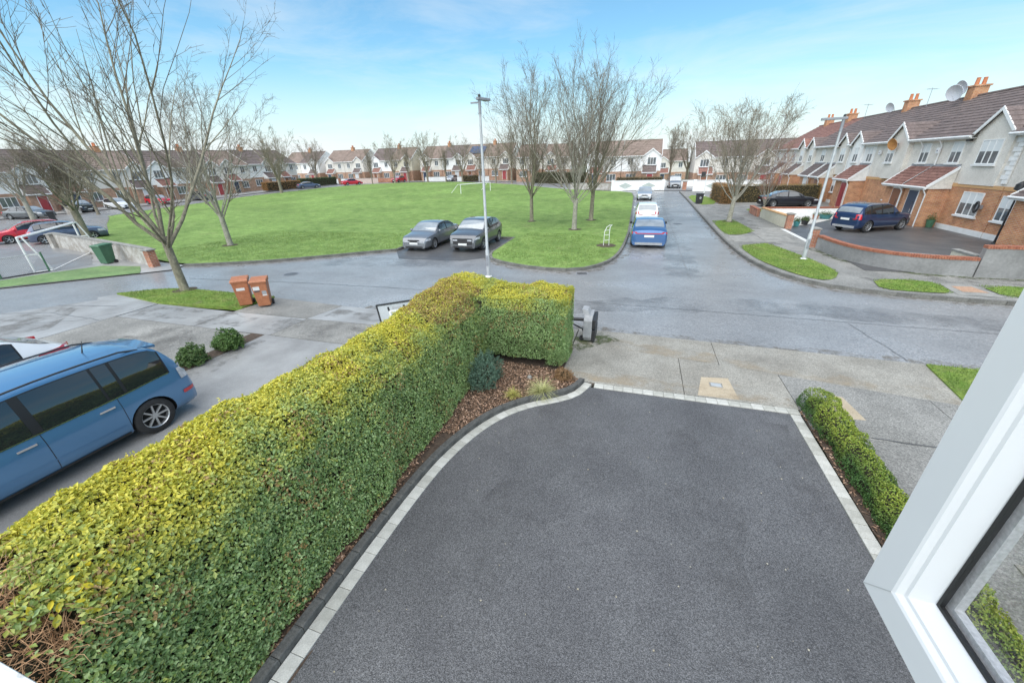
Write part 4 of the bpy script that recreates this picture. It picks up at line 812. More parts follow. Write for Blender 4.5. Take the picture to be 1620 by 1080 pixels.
CARS = {
    'mpv': dict(B=Body(4.60, 1.83, [(0, .74), (.03, .90), (.10, 1.08), (.24, 1.36), (.40, 1.555), (.75, 1.62), (1.8, 1.65), (2.6, 1.61), (3.1, 1.42), (3.68, 1.06), (4.15, .93), (4.45, .78), (4.6, .58)], [(0, .92), (.45, .99), (1.2, .955), (3.2, .93), (4.0, .9), (4.6, .8)], zb=.2, tumble=.26),
                wh=(.84, 3.68), rw=.34, ws=(3.62, 2.68), rs=(.10, .34), sw=[(.36, 1.04), (1.09, 1.30), (1.34, 2.16), (2.28, 2.98), (3.02, 3.3)], tl=(.80, 1.02, .20, .62), hl=(.62, .78, .5, .5), hd=(1.42, 2.42), dl=(1.22, 2.22, 3.28), rail=(.55, 2.75), railm=black_pl, tlm=lamp_clear, sp=8, aerial=True, aex=1.0, chr=True, pz=.52),
    'hatch': dict(B=Body(4.20, 1.76, [(0, .72), (.03, .88), (.12, 1.02), (.42, 1.36), (.75, 1.46), (1.6, 1.50), (2.2, 1.46), (2.7, 1.28), (3.2, .99), (3.8, .87), (4.08, .74), (4.2, .55)], [(0, .90), (.5, .96), (1.4, .92), (3, .88), (4.2, .76)], zb=.19),
                  wh=(.74, 3.32), rw=.315, ws=(3.14, 2.28), rs=(.14, .45), sw=[(.48, .82), (.86, 1.66), (1.76, 2.66)], tl=(.72, .95, .26, .55), hl=(.58, .76, .5, .5), hd=(1.0, 1.95), dl=(.80, 1.70, 2.82), pz=.5, sp=5),
    'sedan': dict(B=Body(4.70, 1.83, [(0, .70), (.03, .92), (.14, 1.0), (.6, 1.05), (1.0, 1.20), (1.5, 1.39), (2.1, 1.44), (2.6, 1.40), (3.05, 1.22), (3.5, .98), (4.2, .86), (4.55, .72), (4.7, .54)], [(0, .88), (.5, .97), (1.5, .93), (3.2, .89), (4.7, .74)], zb=.18),
                  wh=(.92, 3.78), rw=.33, ws=(3.44, 2.68), rs=(.72, 1.40), sw=[(1.02, 1.22), (1.26, 1.98), (2.08, 2.98)], tl=(.74, .90, .30, .5), hl=(.58, .70, .5, .48), hd=(1.5, 2.25), dl=(1.18, 2.02, 3.16), gr=(.50, .66, .40), pz=.5, sp=10),
    'fastback': dict(B=Body(4.98, 1.96, [(0, .72), (.03, .94), (.2, 1.03), (.7, 1.13), (1.3, 1.30), (2.0, 1.40), (2.5, 1.41), (2.9, 1.36), (3.4, 1.12), (3.8, .93), (4.5, .83), (4.85, .70), (4.98, .5)], [(0, .90), (.6, .97), (1.6, .93), (3.4, .87), (4.98, .72)], zb=.17, tail=.90),
                     wh=(.98, 3.88), rw=.36, ws=(3.68, 2.86), rs=(.62, 1.66), rsf=.92, sw=[(1.1, 1.5), (1.55, 2.28), (2.36, 3.3)], tl=(.80, .90, .30, .0), hl=(.55, .68, .5, .5), hd=(1.8, 2.6), dl=(1.5, 2.32, 3.4), pz=.62, sp=5, mirm=black_pl, bum=grey_pl),
    'suv': dict(B=Body(4.54, 1.90, [(0, .80), (.03, 1.02), (.12, 1.12), (.48, 1.30), (.95, 1.53), (1.6, 1.62), (2.2, 1.62), (2.6, 1.56), (3.0, 1.36), (3.4, 1.12), (4.0, 1.02), (4.38, .90), (4.54, .66)], [(0, 1.02), (.6, 1.10), (1.5, 1.06), (3.2, 1.02), (4.54, .92)], zb=.24),
                wh=(.90, 3.58), rw=.36, ws=(3.34, 2.66), rs=(.30, .92), sw=[(.86, 1.15), (1.2, 1.95), (2.05, 2.9)], tl=(.84, 1.0, .3, .5), hl=(.72, .84, .45, .55), hd=(1.4, 2.25), dl=(1.18, 2.0, 3.06), gr=(.44, .78, .62), pz=.6, sp=5),
    'duster': dict(B=Body(4.31, 1.82, [(0, .74), (.03, 1.0), (.08, 1.12), (.30, 1.46), (.6, 1.58), (1.4, 1.64), (2.1, 1.62), (2.5, 1.52), (2.9, 1.24), (3.1, 1.10), (3.8, 1.02), (4.15, .92), (4.31, .66)], [(0, .98), (.6, 1.06), (1.5, 1.02), (3, .99), (4.31, .88)], zb=.25, tumble=.26),
                   wh=(.82, 3.49), rw=.355, ws=(3.0, 2.3), rs=(.10, .30), sw=[(.34, .72), (.84, 1.56), (1.66, 2.5)], tl=(.78, 1.08, .16, .80), hl=(.70, .86, .4, .55), hd=(1.0, 1.85), dl=(.80, 1.6, 2.68), rail=(.5, 2.3), railm=galv_dark, pz=.72, sp=8, bum=grey_pl, mirm=black_pl),
    'van': dict(B=Body(4.9, 1.95, [(0, 1.0), (.02, 1.7), (.08, 1.9), (.4, 1.95), (2.6, 1.96), (3.2, 1.9), (3.6, 1.66), (4.05, 1.22), (4.4, 1.08), (4.75, .94), (4.9, .68)], [(0, 1.1), (2, 1.08), (3.8, 1.05), (4.9, .92)], zb=.24, tumble=.14, tail=.95),
                wh=(.9, 3.95), rw=.34, ws=(4.02, 3.3), sw=[(2.75, 3.6)], tl=(.8, 1.2, .08, .85), hl=(.76, .92, .42, .55), gr=(.4, .74, .6), sp=6),
}
car('blue estate people carrier with silver roof rails on the neighbouring driveway', P_blue, 'mpv', (-9.24, 2.28, 0), -PI / 2)
CARS['crossover'] = dict(CARS['suv'], tl=(.93, 1.10, .62, .5)); CARS['crossover'].pop('me', None); CARS['crossover'].pop('cache', None)
car('white crossover mostly cut off at the left behind the blue car', P_white, 'crossover', (-12.75, 2.3, 0), -PI / 2)
car('grey saloon, left of the two cars in the bay cut into the green', P_grey, 'sedan', (-12.35, 22.35), R_(-90))
car('dark grey crossover, right of the two cars in the bay cut into the green', P_dgrey, 'suv', (-9.35, 22.5), R_(-90))
car('bright blue fastback with full width tail lamp parked along the green', P_eblue, 'fastback', (.62, 25.6), R_(91))
car('white hatchback parked between the blue fastback and the silver saloon', P_white, 'hatch', (.55, 34.6), R_(91))
car('silver saloon facing us, farthest car parked along the green', P_silver, 'sedan', (.42, 54.9), R_(-90), detail=1)
car('grey van facing us in the gateway between the white walls', P_vgrey, 'van', (5.2, 76.6), R_(-88), name='parked_van', cat='van', detail=1)
car('navy blue off roader on the drive behind the curved grey wall', P_navy, 'duster', (14.05, 30.95, .1), R_(31))
car('black saloon parked before the brown hedge on the right', P_black, 'sedan', (13.4, 45.1, .1), R_(3))
car('red hatchback at the far left edge beside the grey blue hatchback', P_red, 'hatch', (-45.6, 18.4), R_(72 - 180))
car('grey blue hatchback behind the low wall and white goal', P_slate, 'hatch', (-41.9, 19.0), R_(63))
car('dark saloon at the far left edge under the bare trees', P_dgrey, 'sedan', (-70.6, 29.3), R_(20), detail=1)
car('black crossover on a brick house drive beyond the left trees', P_black, 'suv', (-73.6, 35.6), R_(0), detail=1)
car('white hatchback on a drive left of the red one', P_white, 'hatch', (-73.2, 40.0), R_(0), detail=1)
car('red hatchback on a drive beyond the near left tree', P_red, 'hatch', (-73.3, 45.5), R_(0), detail=1)
car('dark grey hatchback on a drive behind the near left tree', P_dgrey, 'hatch', (-73.0, 52.0), R_(180), detail=1)
car('dark blue saloon by a clipped hedge at the far side of the green', P_slate, 'sedan', (-70.6, 74.5), R_(55), detail=1)
car('red saloon by the pink wall at the far side of the green', P_red, 'sedan', (-66.9, 84.5), R_(60), detail=1)
car('red crossover before the far houses left of centre', P_red, 'suv', (-61.0, 95.6), R_(-90), detail=1)
car('silver hatchback before the far house with the solar panel', P_silver, 'hatch', (-46.5, 97.3), R_(-90), detail=1)
car('dark red hatchback right of the silver one before the far houses', P_red, 'hatch', (-41.2, 97.3), R_(-90), detail=1)

# ------------------------------------------------------------------ bare trees
def tree_meshes(seed, H=11.0, trunk=2.0, r0=.17, limbs=9, spread=.55, lean=(0, 0), twig=1.0, fork=1, sub=(8, 6, 3), curve=.10, tmin=.0042, l2f=(.26, .50), rf=(.18, .36)):
    """trunk-and-limbs mesh and twig mesh of one leafless tree, base at the origin"""
    R = random.Random(seed); A = MB(); T = MB()
    def grow(p, d, l, r, lev, nseg):
        pts = [p]; rad = [r]; dd = d.copy()
        for i in range(nseg):
            dd = (dd + Vector((R.gauss(0, curve), R.gauss(0, curve), R.gauss(0, curve * .6) + (.055 if lev < 3 else .02)))).normalized(); pts.append(pts[-1] + dd * (l / nseg)); rad.append(max(tmin, r * (1 - .86 * (i + 1) / nseg)))
        return pts, rad
    def at(pts, rad, t):
        k = t * (len(pts) - 1); i = min(int(k), len(pts) - 2); f = k - i; return pts[i].lerp(pts[i + 1], f), (pts[i + 1] - pts[i]).normalized(), rad[i] * (1 - f) + rad[i + 1] * f
    def side_dir(d, ang):
        a = d.orthogonal().normalized(); a.rotate(Matrix.Rotation(R.uniform(0, 2 * PI), 3, d)); return (d * math.cos(ang) + a * math.sin(ang)).normalized()
    tp = [Vector((0, 0, -.15)), Vector((0, 0, .12)), Vector((lean[0] * .1, lean[1] * .1, trunk * .5)), Vector((lean[0] * .3, lean[1] * .3, trunk))]
    A.tube(tp, [r0 * 1.45, r0 * 1.1, r0 * .95, r0 * .86], 10)
    starts = []
    for i in range(limbs):
        a = 2 * PI * i / limbs * 1.0 + R.uniform(-.35, .35); sp = spread * R.uniform(.25, 1.1) if i else .06
        d = Vector((math.cos(a) * math.sin(sp) + lean[0] * .12, math.sin(a) * math.sin(sp) + lean[1] * .12, math.cos(sp))).normalized()
        s = tp[2].lerp(tp[3], R.uniform(.45, 1.0)) if i else tp[3]; l = (H - s.z) * R.uniform(.78, 1.0) / max(.65, d.z) * (1 - .22 * (sp / spread) ** 2)
        starts.append((s, d, l, r0 * R.uniform(*rf) if i else r0 * .45))
    for s, d, l, r in starts:
        pts, rad = grow(s, d, l, r, 1, 8); A.tube(pts, rad, 6, cap=False)
        n2 = max(3, int(sub[0] * R.uniform(.8, 1.2)))
        for j in range(n2):
            t = .12 + .84 * (j + R.random()) / n2; p, dd, rr_ = at(pts, rad, t); l2 = l * R.uniform(*l2f) * (1.15 - .66 * t); p2, q2 = grow(p, side_dir(dd, R.uniform(.28, .62)), l2, max(.009, rr_ * R.uniform(.40, .62)), 2, 5); (A if q2[0] > .02 else T).tube(p2, q2, 4, cap=False)
            for k in range(max(2, int(sub[1] * R.uniform(.7, 1.3)))):
                t2 = R.uniform(.2, .97); p, dd, r3 = at(p2, q2, t2); l3 = R.uniform(.35, .95) * twig * (1.2 - .5 * t2); p3, q3 = grow(p, side_dir(dd, R.uniform(.3, .75)), l3, max(.0075, r3 * .6), 3, 3); T.tube(p3, q3, 3, cap=False)
                for m in range(sub[2]):
                    p, dd, r4 = at(p3, q3, R.uniform(.3, .95)); p4, q4 = grow(p, side_dir(dd, R.uniform(.4, 1.0)), R.uniform(.18, .5) * twig, .006, 4, 2); T.tube(p4, q4, 3, cap=False)
    return A, T
def tree_obj(label, loc, meshes, rz=0.0, s=1.0, group=None, name='bare_tree', z=None, sz=1.0):
    t = empty(name, (loc[0], loc[1], terr(*loc) + (.09 if z is None else z)), rz, label, 'tree', group); t.scale = (s, s, s * sz)
    link('trunk', meshes[0], t); link('crown', meshes[1], t); return t
def mk(seed, m1=bark, m2=bark_twig, **k):
    A, T = tree_meshes(seed, **k); return A.mesh('trunk', m1, smooth=80, recalc=False), T.mesh('crown', m2, recalc=False)
tree_obj('large leafless tree growing from the near left grass verge', (-17.9, 10.8), mk(21, H=11.4, trunk=2.2, r0=.15, limbs=9, spread=1.02, sub=(14, 8, 2), lean=(-.12, .1), curve=.085, l2f=(.34, .62), rf=(.32, .52)), z=.04, rz=.6)
tree_obj('leafless tree with mottled pale trunk behind the near left tree', (-25.6, 19.1), mk(22, bark_pale, H=10.0, trunk=2.0, r0=.16, limbs=12, spread=.55, sub=(11, 7, 3)))
tree_obj('tall leafless tree just right of the central lamp post', (-8.5, 32.4), mk(23, H=10.6, trunk=2.2, r0=.15, limbs=18, spread=.66, sub=(13, 7, 2), curve=.06), rz=1)
tree_obj('pale trunked leafless tree, front one of the pair on the green', (-4.35, 28.6), mk(24, bark_pale, H=10.0, trunk=2.1, r0=.165, limbs=18, spread=.74, sub=(13, 7, 2), lean=(.15, 0), curve=.06))
tree_obj('leafless tree with yellow lichen trunk, rear one of the pair on the green', (-3.75, 33.6), mk(25, H=10.7, trunk=2.4, r0=.17, limbs=18, spread=.72, sub=(13, 7, 2), lean=(.2, 0), curve=.06))
tree_obj('leafless tree on the right hand pavement verge', (6.5, 33.6), mk(26, bark_pale, bark_far, H=7.8, trunk=1.8, r0=.16, limbs=16, spread=.78, sub=(12, 7, 3), tmin=.006, lean=(.3, 0)))
tree_obj('multi stemmed reddish twiggy small tree by the garden wall', (10.4, 40.6), mk(27, bark_pale, mat('red_twigs', (.20, .12, .09), (.28, .17, .12), scale=1.5, rough=.9), H=5.6, trunk=.5, r0=.10, limbs=9, spread=.5, sub=(9, 8, 3), twig=.8))
tree_obj('low spreading leafless tree behind the grey blue hatchback', (-38.3, 18.2), mk(28, bark, bark_twig, H=6.4, trunk=2.6, r0=.24, limbs=13, spread=1.25, sub=(11, 9, 3), lean=(-.3, 0)))
tree_obj('leafless tree with thin pale trunk at the left frame edge', (-60.0, 25.0), mk(29, bark_pale, bark_far, H=7.5, trunk=2.6, r0=.22, limbs=11, spread=1.0, sub=(9, 8, 3)))
FT = [mk(31, bark_far, bark_far, H=10, trunk=2.4, r0=.20, limbs=14, spread=.5, sub=(8, 6, 2), tmin=.012), mk(32, bark_far, bark_far, H=10, trunk=2.2, r0=.20, limbs=16, spread=.65, sub=(8, 6, 2), tmin=.012), mk(33, bark_far, bark_far, H=10, trunk=2.6, r0=.18, limbs=13, spread=.48, sub=(8, 6, 2), tmin=.012)]
FAR_TREES = [((-65.5, 62), 1.12, 0, 'taller leafless tree at the left rim of the green, before the brown roofs'), ((-69.5, 66), .95, 1, 'leafless tree left of the taller one at the left rim of the green'),
    ((-62.5, 45), .7, 1, 'small leafless tree at the left rim of the green by the parked red hatchback'), ((-64.0, 88.5), .78, 2, 'small leafless tree with pale trunk beyond the green, before the grey gable'), ((-59.5, 91.5), 1.10, 0, 'tallest leafless tree in the far row left of centre'),
    ((-55.8, 92), .82, 2, 'thin leafless tree just right of the tallest far one'), ((-50.5, 92), 1.12, 1, 'broad leafless tree in the middle of the far row'), ((-45.5, 92), .72, 2, 'small leafless tree right of the broad far one'),
    ((-41.2, 92), 1.02, 0, 'leafless tree before the far house with brick front'), ((-36.5, 92), .74, 1, 'short leafless tree left of the pair near the lamp post'), ((-32.0, 90), 1.0, 0, 'leafless tree, left one of the pair left of the lamp post'), ((-27.6, 88), 1.02, 2, 'leafless tree, right one of the pair left of the lamp post'),
    ((-22.0, 86), .7, 1, 'bushy leafless tree directly right of the lamp post in the distance'), ((-15.0, 80), .74, 1, 'low leafless tree behind the far goal, right of the lamp post'), ((-11.0, 77), .62, 2, 'low leafless tree left of the pair on the green, far back'), ((-6.5, 74), .68, 1, 'low leafless tree far behind the pair on the green'),
    ((5.2, 92), 1.1, 2, 'left leafless tree rising behind the grey van'), ((8.6, 94), 1.12, 0, 'right leafless tree rising behind the grey van'), ((-1.5, 77), .55, 1, 'small leafless tree before the white rendered house'),
    ((-84, 92), 1.05, 1, 'leafless tree between the left row and the far row of houses'), ((-72, 24), .95, 1, 'leafless tree before the left row of houses, near the frame edge'), ((-66, 33.5), .8, 0, 'leafless tree before the brick house at left')]
for i, (l, s, k, lab) in enumerate(FAR_TREES): tree_obj(lab, l, FT[k], rz=i * 1.7, s=s, group='leafless trees round the green', sz=1.0 + .05 * math.sin(i * 3))

# ------------------------------------------------------------------ houses
WM = {}
def window(parent, x, z, w, h, lights, y=0.0, blinds=True, sill=True, sillm=None, key=None, depth=.07):
    """window in a wall facing local -y, x,z its lower left corner"""
    k = (round(w, 2), round(h, 2), lights, blinds)
    if k not in WM:
        f = MB(); b = .055; d0, d1 = -.012, .05
        f.box(0, d0, 0, w, d1, b); f.box(0, d0, h - b, w, d1, h); f.box(0, d0, b, b, d1, h - b); f.box(w - b, d0, b, w, d1, h - b); lw = (w - 2 * b) / lights
        for i in range(1, lights): f.box(b + lw * i - .03, d0 + .002, b, b + lw * i + .03, d1, h - b)
        p = []
        for i in range(lights):
            m = MB(); x0 = b + lw * i + (.03 if i else 0); x1 = b + lw * (i + 1) - (.03 if i < lights - 1 else 0); m.box(x0, .012, b, x1, .03, h - b); p.append(m.mesh('pane', pane_dark))
        bl = MB().box(b + .01, .006, h * .52, w - b - .01, .0115, h - b).mesh('blind', blind); s = MB().box(-.08, -.09, -.09, w + .08, .03, -.005).mesh('sill', trim_white)
        WM[k] = (f.mesh('window', trim_white), p, bl, s)
    f, p, bl, s = WM[k]; o = link('window', f, parent, (x, y, z))
    for q in p: link('pane', q, o)
    if blinds: link('blind', bl, o)
    if sill: link('sill', s, o)
    return o
def roof_slope(mb, x0, x1, ya, za, yb, zb, n, t=.05, mi=0):
    """stepped tile courses from eave (ya,za) up to (yb,zb)"""
    for i in range(n):
        a = i / n; b = (i + 1) / n; y0 = ya + (yb - ya) * a; y1 = ya + (yb - ya) * b; z0 = za + (zb - za) * a; z1 = za + (zb - za) * b
        mb.add([(x0, y0, z0), (x1, y0, z0), (x1, y0, z0 + t), (x0, y0, z0 + t), (x0, y1, z1 + .004), (x1, y1, z1 + .004)], [(0, 1, 2, 3), (3, 2, 5, 4), (0, 3, 4), (1, 5, 2)], mi)
def house(label, loc, rz, W, name='terraced_house', D=9.2, eave=5.35, ridge=8.0, gable=None, ups=(), lows=(), door=None, porch=None, chim=None, upper=render_w, lower=brick_o, roofm=tile_brown, porchm=tile_red, near=False, split=2.6, dish=None, pipe=None, ends='', group=None, base=None, solar=None, quoin=False, downw=None):
    t = empty(name, (loc[0], loc[1], base if base is not None else terr(loc[0], loc[1])), rz, label, 'house', group)
    # lower masonry and rendered upper storey with its gable ends
    MB().box(0, 0, -.3, W, D, split).build('wall', lower, t)
    u = MB().box(-.0, .02 if not near else .02, split + .002, W, D - .02, eave); u.add([(0, .02, eave), (0, D - .02, eave), (0, D / 2, ridge - .05), (W, .02, eave), (W, D - .02, eave), (W, D / 2, ridge - .05)], [(0, 2, 1), (3, 4, 5), (0, 3, 5, 2), (1, 2, 5, 4)])
    u.build('upper_wall', upper, t)
    if near: MB().box(.01, -.03, split - .16, W - .01, .0, split + .03).build('brick_band', brick_plain, t)
    if near: MB().box(.005, -.035, -.1, W - .005, .0, .28).build('plinth', white_paint, t)
    nt_ = 14 if near else 9
    r = MB(); oh = .32; sl = (ridge - eave) / (D / 2)
    spans = [(0, W, -oh)] if not gable else [(0, gable[0] - gable[1] / 2, -oh), (gable[0] - gable[1] / 2, gable[0] + gable[1] / 2, .12), (gable[0] + gable[1] / 2, W, -oh)]
    for xa_, xb_, ys_ in spans:
        if xb_ - xa_ > .02: roof_slope(r, xa_, xb_, ys_, eave + sl * ys_ + .03, D / 2, ridge, nt_ if ys_ < 0 else nt_ - 1)
    roof_slope(r, 0, W, D + oh, eave - sl * oh + .03, D / 2, ridge, nt_)
    ro = r.build('roof', roofm, t, recalc=False); MB().tube([(0, D / 2, ridge + .02), (W, D / 2, ridge + .02)], .10, 8).build('ridge_tiles', roofm, ro)
    ez = eave - sl * oh + .01
    gx0, gx1 = (gable[0] - gable[1] / 2, gable[0] + gable[1] / 2) if gable else (None, None)
    def eaveboard(a, b):
        if b - a < .1: return
        MB().box(a, -oh - .02, ez - .14, b, -oh + .02, ez + .02).build('fascia', trim_white, t); MB().box(a, -oh + .02, ez - .14, b, -.0, ez - .115).build('soffit', trim_white, t)
        MB().tube([(a, -oh - .07, ez - .03), (b, -oh - .07, ez - .03)], .06, 8).build('gutter', trim_white, t)
    if gable:
        eaveboard(0, gx0 - .05); eaveboard(gx1 + .05, W); gh = gable[2] if len(gable) > 2 else 1.15; px = gable[3] if len(gable) > 3 else .03
        gy = -px; pk = eave + gh; cx = gable[0]; bk = (pk - eave) / sl + .2
        gb = MB(); gb.add([(gx0, gy, split + .002), (gx1, gy, split + .002), (gx1, gy, eave), (cx, gy, pk), (gx0, gy, eave), (gx0, .3, split + .002), (gx1, .3, split + .002), (gx1, .3, eave), (gx0, .3, eave), (cx, .3, pk)], [(0, 1, 2, 3, 4), (0, 4, 8, 5), (1, 6, 7, 2)]); gb.build('gable_wall', upper, t)
        gr = MB(); n = 5 if near else 3
        for sgn, xe in ((-1, gx0), (1, gx1)):
            xo = xe + sgn * .16; zo = eave - .16 * gh / (gable[1] / 2)
            for i in range(n):
                a, b = i / n, (i + 1) / n; xa, xb = xo + (cx - xo) * a, xo + (cx - xo) * b; za, zb_ = zo + (pk - zo) * a + .03, zo + (pk - zo) * b + .03; gr.add([(xa, gy - .2, za), (xa, bk, za), (xa, bk, za + .04), (xa, gy - .2, za + .04), (xb, gy - .2, zb_), (xb, bk, zb_)], [(0, 1, 2, 3), (3, 2, 5, 4), (0, 3, 4)])
            MB().add([(xo, gy - .21, zo - .14), (cx, gy - .21, pk - .14), (cx, gy - .21, pk + .06), (xo, gy - .21, zo + .06), (xo, gy - .16, zo - .14), (cx, gy - .16, pk - .14), (cx, gy - .16, pk + .06), (xo, gy - .16, zo + .06)], [(0, 1, 2, 3), (4, 7, 6, 5), (0, 4, 5, 1), (2, 6, 7, 3), (0, 3, 7, 4)]).build('bargeboard', trim_white, t)
        gr.build('gable_roof', roofm, t, recalc=False)
    else: eaveboard(0, W)
    for e in ends:                                                # white verge boards on a free end
        xe = -.03 if e == 'l' else W + .03
        for y0, y1 in ((-oh, D / 2), (D + oh, D / 2)): MB().hexa([(xe - .03, y0, ez - .1), (xe + .03, y0, ez - .1), (xe + .03, y1, ridge - .14), (xe - .03, y1, ridge - .14), (xe - .03, y0, ez + .1), (xe + .03, y0, ez + .1), (xe + .03, y1, ridge + .08), (xe - .03, y1, ridge + .08)]).build('verge_board', trim_white, t)
    for (x, z, w, h, li) in ups: window(t, x, z, w, h, li, y=(-.035 - (gable[3] if len(gable) > 3 else .03)) if gable and gx0 - .05 < x + w / 2 < gx1 + .05 else -.012, blinds=near)
    for (x, z, w, h, li) in lows: window(t, x, z, w, h, li, y=-.035, blinds=near)
    py = 0.0
    if porch:
        a, b, out_ = porch[:3]; m = porchm; oz = 2.38; tz = 3.52
        pr = empty('porch_roof', (0, 0, 0)); pr.parent = t
        n = 7 if near else 4
        for i in range(n):
            q = MB(); A_, B_ = i / n, (i + 1) / n; y0, y1 = -out_ * (1 - A_), -out_ * (1 - B_); z0, z1 = oz + (tz - oz) * A_, oz + (tz - oz) * B_; q.hexa([(a, y0, z0), (b, y0, z0), (b, y1, z1 - .03), (a, y1, z1 - .03), (a, y0, z0 + .06), (b, y0, z0 + .06), (b, y1, z1 + .012), (a, y1, z1 + .012)]); q.build('tile_course', m, pr)
        MB().box(a - .02, -out_ - .03, oz - .14, b + .02, -out_ + .03, oz + .03).build('fascia', trim_white, pr); MB().tube([(a, -out_ - .07, oz - .02), (b, -out_ - .07, oz - .02)], .055, 8).build('gutter', trim_white, pr)
        for xe in (a, b): MB().hexa([(xe - .03, -out_, oz - .12), (xe + .03, -out_, oz - .12), (xe + .03, .0, tz - .14), (xe - .03, .0, tz - .14), (xe - .03, -out_, oz + .09), (xe + .03, -out_, oz + .09), (xe + .03, .0, tz + .06), (xe - .03, .0, tz + .06)]).build('bargeboard', trim_white, pr)
        for xe in (a + .03, b - .06): MB().extr([(-out_ + .05, oz - .1), (0, oz - .1), (0, tz - .1)], 'x', xe, xe + .03).build('cheek', upper, pr)
        MB().box(a - .0, -.03, tz - .02, b + .0, .0, tz + .14).build('flashing', lead_grey, pr)
        if near: MB().tube([(b - .12, -out_ - .06, oz - .05), (b - .12, -out_ + .08, oz - .3), (b - .12, -out_ + .17, oz - .42), (b - .12, -out_ + .17, .0)], .035, 8).build('downpipe', trim_white, pr, smooth=50)
        ins = porch[3] if len(porch) > 3 else None
        if ins: MB().box(a + .12, -out_ + .22, -.3, b - .12, 0, oz - .1).build('porch_wall', lower, t); py = -out_ + .22
    if door:
        dx, dm = door[:2]; do = MB().box(dx, py - .05, .12, dx + .95, py - .008, 2.12).build('door', dm, t, bevel=.006); MB().box(dx - .07, py - .03, .05, dx, py - .004, 2.19).box(dx + .95, py - .03, .05, dx + 1.02, py - .004, 2.19).box(dx, py - .03, 2.121, dx + .95, py - .004, 2.19).build('door_frame', trim_white, do)
        MB().box(dx + .8, py - .085, .8, dx + .84, py - .051, 1.5).build('handle', chrome, do)
    if chim is not None:
        for cxm in (chim if hasattr(chim, '__len__') else [chim]):
            c = MB().box(cxm - .38, D / 2 - .42, ridge - .6, cxm + .38, D / 2 + .42, ridge + .62).box(cxm - .46, D / 2 - .5, ridge + .62, cxm + .46, D / 2 + .5, ridge + .72).build('chimney', brick_o, t)
            for q in (-.2, .2): MB().lathe([(.13, .72), (.11, 1.15), (.13, 1.17), (.10, 1.2)], 10, (cxm, D / 2 + q, ridge)).build('chimney_pot', chim_pot, c, smooth=40)
    if dish:
        for (dx, dy, dz, dr, dm, az) in dish:
            d = MB(); d.lathe([(.001, 0), (dr * .5, .03 * dr / .4), (dr * .85, .10 * dr / .4), (dr, .15 * dr / .4), (dr * .98, .16 * dr / .4), (dr * .5, .045 * dr / .4), (.001, .015)], 18, axis='y')
            d.tube([(0, .15, -dr * .9), (0, -.35 * dr / .4 * .0 + .38, -.1)], .012, 5); o = d.build('satellite_dish', dm, t, M=Matrix.Diagonal((1, -1, 1, 1)), smooth=50); o.location = (dx, dy, dz); o.rotation_euler = (R_(18), 0, az)
            MB().tube([(0, 0, 0), (0, .25, -.05), (0, .28, -dr * 1.1)], .022, 6).build('bracket', galv_dark, o)
    if pipe:
        for x in pipe: MB().tube([(x, -oh + .02, ez - .1), (x, -.06, ez - .42), (x, -.06, 3.6 if porch and porch[0] < x < porch[1] else .05)], .04, 8).build('downpipe', trim_white, t, smooth=50)
    if solar: MB().hexa([(solar[0], -.1 + .9, eave + .75), (solar[1], .8, eave + .75), (solar[1], 3.6, eave + 2.2 + .2), (solar[0], 3.6, eave + 2.4), (solar[0], .8, eave + .85), (solar[1], .8, eave + .85), (solar[1], 3.6, eave + 2.5), (solar[0], 3.6, eave + 2.5)]).build('solar_panel', mat('solar_blue', (.05, .07, .13), (.08, .10, .17), scale=2, rough=.15, spec=.8), t)
    if quoin:
        for i in range(12): w_ = .5 if i % 2 else .32; MB().box(W - w_, -.045, 2.75 + i * .22, W + .0, .018, 2.75 + i * .22 + .2).build('quoin', render_white, t)
    return t
# --- the terrace on the right: fronts face the road (-x), local x runs towards the camera
def near_house(label, y_far, y_near, **k):
    W = y_near - y_far
    return house(label, (18.2, y_near, .1) if False else (18.2, y_far), -PI / 2, abs(W), near=True, base=.1, **k)
# local x = y_far - Y
d_navy = mat('door_navy', (.035, .05, .085), rough=.35); d_red = mat('door_red', (.32, .045, .05), rough=.4); d_white = mat('door_white', (.6, .6, .6), rough=.4); d_brown = mat('door_brown', (.20, .08, .04), rough=.5)
def Y(f, y): return f - y
def nh(label, yf, yn, ups, lows, gable=None, door=None, porch=None, **k):
    U = [(yf - b, z, b - a, h, li) for (a, b, z, h, li) in ups]; Lw = [(yf - b, z, b - a, h, li) for (a, b, z, h, li) in lows]
    return house(label, (18.2, yf), -PI / 2, yf - yn, near=True, base=.1, ups=U, lows=Lw, gable=(yf - gable[0],) + tuple(gable[1:]) if gable else None, door=(yf - door[0] - .95, door[1]) if door else None, porch=(yf - porch[1], yf - porch[0]) + tuple(porch[2:]) if porch else None, **k)
nh('rendered house at the right frame edge with white corner quoins', 28.45, 20.6, [(25.2, 26.8, 3.7, 1.25, 3)], [(26.9, 28.25, .95, 1.25, 3)], porch=(21.6, 25.6, 1.5, True), porchm=tile_brown, chim=None, quoin=False, split=2.6)
A_ = nh('terraced house with navy front door and triple gable window, behind the curved wall', 34.85, 28.5, [(29.75, 31.25, 3.68, 1.25, 3), (32.75, 33.75, 3.72, 1.2, 2)], [(29.55, 31.15, .95, 1.28, 3)], gable=(30.55, 2.7, 1.1, .06), door=(33.25, d_navy), porch=(32.35, 34.9, 1.3, True), porchm=tile_red, quoin=True, pipe=[.1], chim=None)
